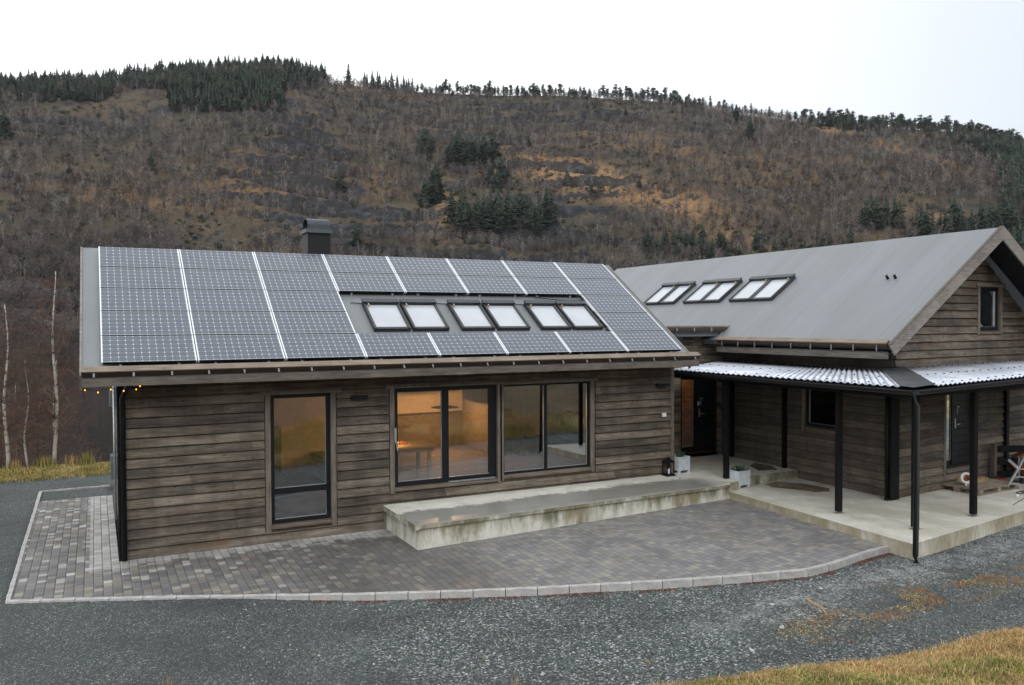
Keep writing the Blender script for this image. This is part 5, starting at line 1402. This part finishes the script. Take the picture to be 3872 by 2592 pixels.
for i in range(330):
    x_ = random.uniform(950,2360) if i % 3 else random.uniform(1850,2360); yb_ = float(np.interp(x_,[p[0] for p in RIDGE],[p[1] for p in RIDGE]))
    if vnoise(np.array([x_*.021]), np.array([3.3]), 4)[0] > .40 or x_ > 1830: edge_.append(pix_to_hill((x_, yb_+random.uniform(1,7)))[:3])
edge_ = np.array(edge_); scatter('pine_wood', pin+spr[:2], edge_, rng.uniform(5,11,len(edge_)), M['pineneedle'], rng.uniform(.9,1.5,len(edge_)))
rb2 = rng.uniform(0,1,1400); e2 = []
az2 = rng.uniform(R_(-13),R_(62),1400); r2 = rng.uniform(800,850,1400); x2 = CC[0]+r2*np.sin(az2); y2 = CC[1]+r2*np.cos(az2)
scatter('birch_scrub', [bare_geo(s) for s in range(30,34)], np.stack([x2,y2,hz_at(x2,y2)],-1), rng.uniform(4,8,1400), M['fartwig'])

# spruces one can tell apart: individuals
def spruce_thing(seed):
    GV, GF = spr[seed%4]; t = thing('spruce', 'x', 'tree', (0,0,0)); 
    c = tri_mesh('crown', GV, GF, M['needle'], parent=t); tr = MB(); tr.tube([(0,0,0),(0,0,.92)], [.014,.003], 5); q = tr.build('trunk', M['trunk'], t); return t
def pine_thing(seed):
    GV, GF = pin[seed%3]; t = thing('pine', 'x', 'tree', (0,0,0)); tri_mesh('crown', GV, GF, M['pineneedle'], parent=t)
    tr = MB(); tr.tube([(0,0,-.02),(.01,0,.5),(0,.01,.85)], [.016,.012,.006], 5)
    for a in range(5): tr.tube([(0,0,.5+.06*a),(.15*math.cos(a*2.2),.15*math.sin(a*2.2),.6+.06*a)], [.006,.003], 4)
    tr.build('trunk', M['trunk'], t); return t
protos = {}
def place_tree(kind, seed, V, hpx, lab, grp, wide=1.0):
    x,y,z,r = pix_to_hill(V); h = hpx/1873*r
    key = (kind, seed)
    if key not in protos: protos[key] = o = (spruce_thing if kind == 's' else pine_thing)(seed)
    else: o = dup(protos[key])
    o['label'] = lab; o['group'] = grp; o.location = (x,y,z-.3); o.rotation_euler = (0,0,random.random()*6); o.scale = (h*wide,h*wide,h)
rr = random.Random(3)
G = 'dark spruces on the hillside'
def line(x0,x1,n,hp,lab,grp,kind='s',jit=3,dy=2,wide=1.0,ybase=None):
    for i in range(n):
        x = x0+(x1-x0)*(i+.5)/n+rr.uniform(-jit,jit); yb = float(np.interp(x,[p[0] for p in RIDGE],[p[1] for p in RIDGE]))+dy+rr.uniform(-1,2) if ybase is None else ybase(x)+rr.uniform(-3,3)
        place_tree(kind, rr.randrange(4 if kind == 's' else 3), (x,yb), hp*rr.uniform(.7,1.25), lab, grp, wide*rr.uniform(.85,1.2))
line(2,250,34,26,'dark pointed spruce on the left stretch of the skyline','spruces along the left skyline',jit=5,wide=1.1)
line(255,745,64,30,'dark spruce in the dense row crowning the left hilltop','spruces crowning the left hilltop',jit=4,wide=1.0)
place_tree('s',1,(797,200),56,'tall lone spruce standing against the sky right of the hilltop wood','lone spruces on the skyline',.85)
line(832,945,17,36,'slender spruce in the open skyline group right of the lone spruce','slender spruces of the skyline group',jit=3,wide=.7)
line(1000,1285,24,30,'round-topped pine in the skyline row above the middle of the hill','pines in the middle skyline row','p',jit=5,wide=1.2)
place_tree('p',1,(1327,222),26,'small lone pine against the sky between the two pine rows','lone pines on the skyline',.8)
line(1370,1610,26,30,'round-topped pine in the skyline row right of the gap','pines in the right skyline row','p',jit=4,wide=1.25)
line(1620,1830,16,26,'thin conifer on the falling skyline above the right house','conifers on the falling skyline','p',jit=5,wide=.8)
line(1832,2342,56,30,'dark conifer on the right end of the skyline','conifers along the right skyline','p',jit=5,wide=1.3)
place_tree('s',2,(1684,282),44,'broad dark spruce just below the skyline, upper of two','broad spruces below the skyline',1.2)
place_tree('s',0,(1716,322),56,'broad dark spruce just below the skyline, lower of two','broad spruces below the skyline',1.15)
place_tree('s',3,(1431,268),26,'small spruce below the skyline pines','small spruces on the slope',1)
for (x0,x1,y,n,hp,lab,g) in ((1030,1132,378,20,68,'tall dark spruce in the upper dense clump at mid slope','spruces of the upper mid-slope clump'),
    (955,992,372,5,62,'dark spruce left of the upper mid-slope clump','spruces left of the upper clump'),
    (975,1004,466,6,78,'dark spruce in the narrow stand below the upper clump','spruces of the narrow stand'),
    (1112,1168,432,8,50,'spruce in the small group between the two mid-slope clumps','spruces between the clumps'),
    (1035,1255,530,34,82,'tall dark green spruce in the big lower clump above the solar roof','spruces of the big lower clump'),
    (1480,1700,590,22,52,'dark spruce on the lower slope behind the right house roof','spruces behind the right house roof'),
    (1960,2060,520,9,60,'dark spruce on the lower right slope','spruces on the lower right slope'),
    (2095,2330,540,20,64,'dark spruce on the slope beside the gable','spruces beside the gable'),
    (1720,1950,585,12,48,'shadowy spruce low on the slope above the roof windows','spruces above the roof windows')):
    for i in range(n):
        place_tree('s', rr.randrange(4), (x0+(x1-x0)*(i+.5)/n+rr.uniform(-6,6), y+rr.uniform(-22,10)), hp*rr.uniform(.65,1.15), lab, g, rr.uniform(.9,1.3))
for x,y,h,lab in ((345,392,44,'lone dark spruce on the left slope'),(778,440,50,'lone spruce on the slope above the chimney'),(1297,425,40,'lone spruce at the right foot of the bright slope'),(1352,445,28,'left of two small spruces on the brown slope'),(1366,450,26,'right of two small spruces on the brown slope'),
                  (1232,545,30,'small spruce at the right end of the lower clump'),(1462,430,26,'small spruce high on the brown slope'),(10,330,60,'dark spruce at the left edge of the picture'),(160,420,40,'small dark conifer on the left slope below the skyline'),(600,300,30,'small dark conifer below the hilltop wood'),
                  (815,560,52,'bushy spruce just right of the chimney'),(1210,335,26,'small conifer right of the upper clump')):
    place_tree('s', rr.randrange(4), (x,y), h, lab, G, 1.2)

# leafless birch scrub over the whole slope: nobody could count it
N = 30000; az = rng.uniform(R_(-13), R_(62), N); u = rng.uniform(0,1,N); RSs = 412; r = RSs+(845-RSs)*u**.85
x = CC[0]+r*np.sin(az); y = CC[1]+r*np.cos(az); z = hz_at(x,y); pvx, pvy = project(x,y,z)
dens = fbm(x*.018,y*.018,4,91); op = np.zeros(N)
for cx_,cy_,rx_,ry_ in ((1330,405,190,32),(1560,470,130,22),(1020,480,26,50),(1690,550,90,14),(2090,350,150,8),(1910,298,50,9)): op += np.exp(-(((pvx-cx_)/rx_)**2+((pvy-cy_)/ry_)**2)**1.5)
ok = (rng.uniform(0,1,N) < sstep(dens,.22,.50)*(1-.88*np.clip(op,0,1))) & (pvx > -60) & (pvx < 2400) & (pvy < 900)
P = np.stack([x,y,z],-1)[ok]; H = rng.uniform(5,10,len(P))
split = rng.uniform(0,1,len(P)) < .06
lt = rng.uniform(0,1,len(P)); a_ = ~split & (lt < .45); b_ = ~split & (lt >= .45) & (lt < .78); c_ = ~split & (lt >= .78)
scatter('birch_scrub', bar_, P[a_], H[a_], M['fartwig']); scatter('birch_scrub', bar_, P[b_], H[b_], m_plain('dark_bare_twigs', (.045,.036,.032), .85, 0, .3, .05, .1)); scatter('birch_scrub', bar_, P[c_], H[c_], m_plain('pale_bare_twigs', (.20,.175,.16), .85, 0, .2, .05, .1))
def bush_geo(seed):
    r = np.random.default_rng(seed); V = []; F = []
    for k in range(40):
        p = r.normal(0,.33,3)*np.array([1,1,.5])+np.array([0,0,.4]); q = r.normal(0,.16,(3,3)); o = len(V); V += [tuple(p+q[0]),tuple(p+q[1]),tuple(p+q[2])]; F.append((o,o+1,o+2))
    return np.array(V), np.array(F)
Nb = 5200; azb = rng.uniform(R_(-13), R_(62), Nb); rb_ = 412+433*rng.uniform(0,1,Nb)**.8; xb = CC[0]+rb_*np.sin(azb); yb = CC[1]+rb_*np.cos(azb)
okb = rng.uniform(0,1,Nb) < sstep(fbm(xb*.02,yb*.02,4,15),.35,.6)
Pb = np.stack([xb,yb,hz_at(xb,yb)],-1)[okb]; scatter('juniper_scrub', [bush_geo(s) for s in range(4)], Pb, rng.uniform(1.2,3.6,len(Pb)), m_plain('olive_bush', (.028,.034,.018), .85, 0, .5, .05, .1))
scatter('birch_scrub', [bare_geo(s,8,.2,.9) for s in range(20,24)], P[split], H[split]*1.15, M['fartrunk'])
N = 3500; az = rng.uniform(R_(-16), R_(5), N); r = rng.uniform(400,520,N); x = CC[0]+r*np.sin(az); y = CC[1]+r*np.cos(az)
scatter('shore_scrub', bar_, np.stack([x,y,hz_at(x,y)],-1), rng.uniform(5,11,N), M['fartwig'])

# ------------------------------------------------------------------ near birches behind the left corner
def birch(x, y, h, r0, lean, seed, lab, ntw=90, grp=None, bark='birch'):
    r = random.Random(seed); z0 = float(gz(x,y))-.05; t = thing('birch', lab, 'tree', (x,y,z0), grp)
    pts_ = []; n = 12
    for i in range(n+1):
        f = i/n; pts_.append(Vector((x+lean*f*h+.05*math.sin(f*9+seed), y+.05*math.cos(f*7+seed), z0+f*h)))
    b = MB(); b.tube(pts_, [r0*(1-.85*(i/n))+.004 for i in range(n+1)], 8); b.build('trunk', M[bark], t, smooth=True)
    c = MB()
    for i in range(ntw):
        f = r.uniform(.22,1.0); p = pts_[int(f*n)]; a = r.random()*6.28; L_ = (1.15-f)*h*.22*r.uniform(.5,1.3)+.25; el = r.uniform(.1,1.1)
        d = Vector((math.cos(a)*math.cos(el), math.sin(a)*math.cos(el), math.sin(el)))
        q1 = p+d*L_*.5; q2 = p+d*L_+Vector((0,0,-.12*L_)); rad = .013*(1.2-f)
        c.tube([p,q1,q2], [rad,rad*.6,.0015], 4, cap=False)
        for j in range(7):
            g = r.uniform(.2,1); s = p.lerp(q1,g*2) if g < .5 else q1.lerp(q2,g*2-1); e = s+Vector((r.gauss(0,.5)+d.x*.6,r.gauss(0,.5)+d.y*.6,r.gauss(.05,.45)))*L_*.34
            m1 = s.lerp(e,.5)+Vector((0,0,.02)); c.tube([s,m1,e], [.006,.0048,.003], 3, cap=False)
    c.build('crown', M['twig'], t)
birch(-2.72,11.45,4.9,.055,.012,1,'leftmost white-barked birch at the picture edge',150)
birch(-2.25,11.9,3.3,.030,.02,2,'thin short birch between the two taller white birches',70)
birch(-1.48,12.0,6.0,.058,.006,5,'tallest white-barked birch just left of the house corner',160)
for i,(x,y,h) in enumerate(((-4.6,14.5,6),(-3.6,16,6),(-3.9,13.4,4.8),(-5.6,18,9),(-2.9,18,7.5),(-1.9,20,8),(-7,22,11),(-4.5,24,11),(-2.2,15.2,5),(-3.1,14.4,5.6),(-1.7,17.5,6.5),(-5.2,15.5,6.5),(-.9,19,6.5),(-2.6,23,9),(-6,19.5,9.5),(-3.4,27,11))):
    birch(x,y,h,.04,.02*((i%3)-1),20+i,'slim leafless birch in the thicket on the slope left of the house',90,'leafless birches in the thicket left of the house', 'trunk' if i % 5 else 'birch')
# trees behind the viewer, seen only in the window reflections
bt = []
for i in range(420):
    x = rng.uniform(-60,110); y = rng.uniform(-95,-50); bt.append((x,y,float(gz(x,y))))
scatter('birch_scrub', bar_, np.array(bt), rng.uniform(6,11,len(bt)), M['twig'])

# ------------------------------------------------------------------ damp air
hb_ = MB(); hb_.box(-520,1330,-124,1330,-19,345); ho = hb_.build('haze', bpy.data.materials.new('damp_air')); hm = ho.data.materials[0]; hm.use_nodes = True
ht = hm.node_tree; ht.nodes.remove(ht.nodes['Principled BSDF']); pvn = ht.nodes.new('ShaderNodeVolumePrincipled')
pvn.inputs['Color'].default_value = (.86,.90,.94,1); pvn.inputs['Density'].default_value = .00005; pvn.inputs['Anisotropy'].default_value = .2
ht.links.new(pvn.outputs[0], ht.nodes['Material Output'].inputs['Volume']); tag(ho, kind='stuff')
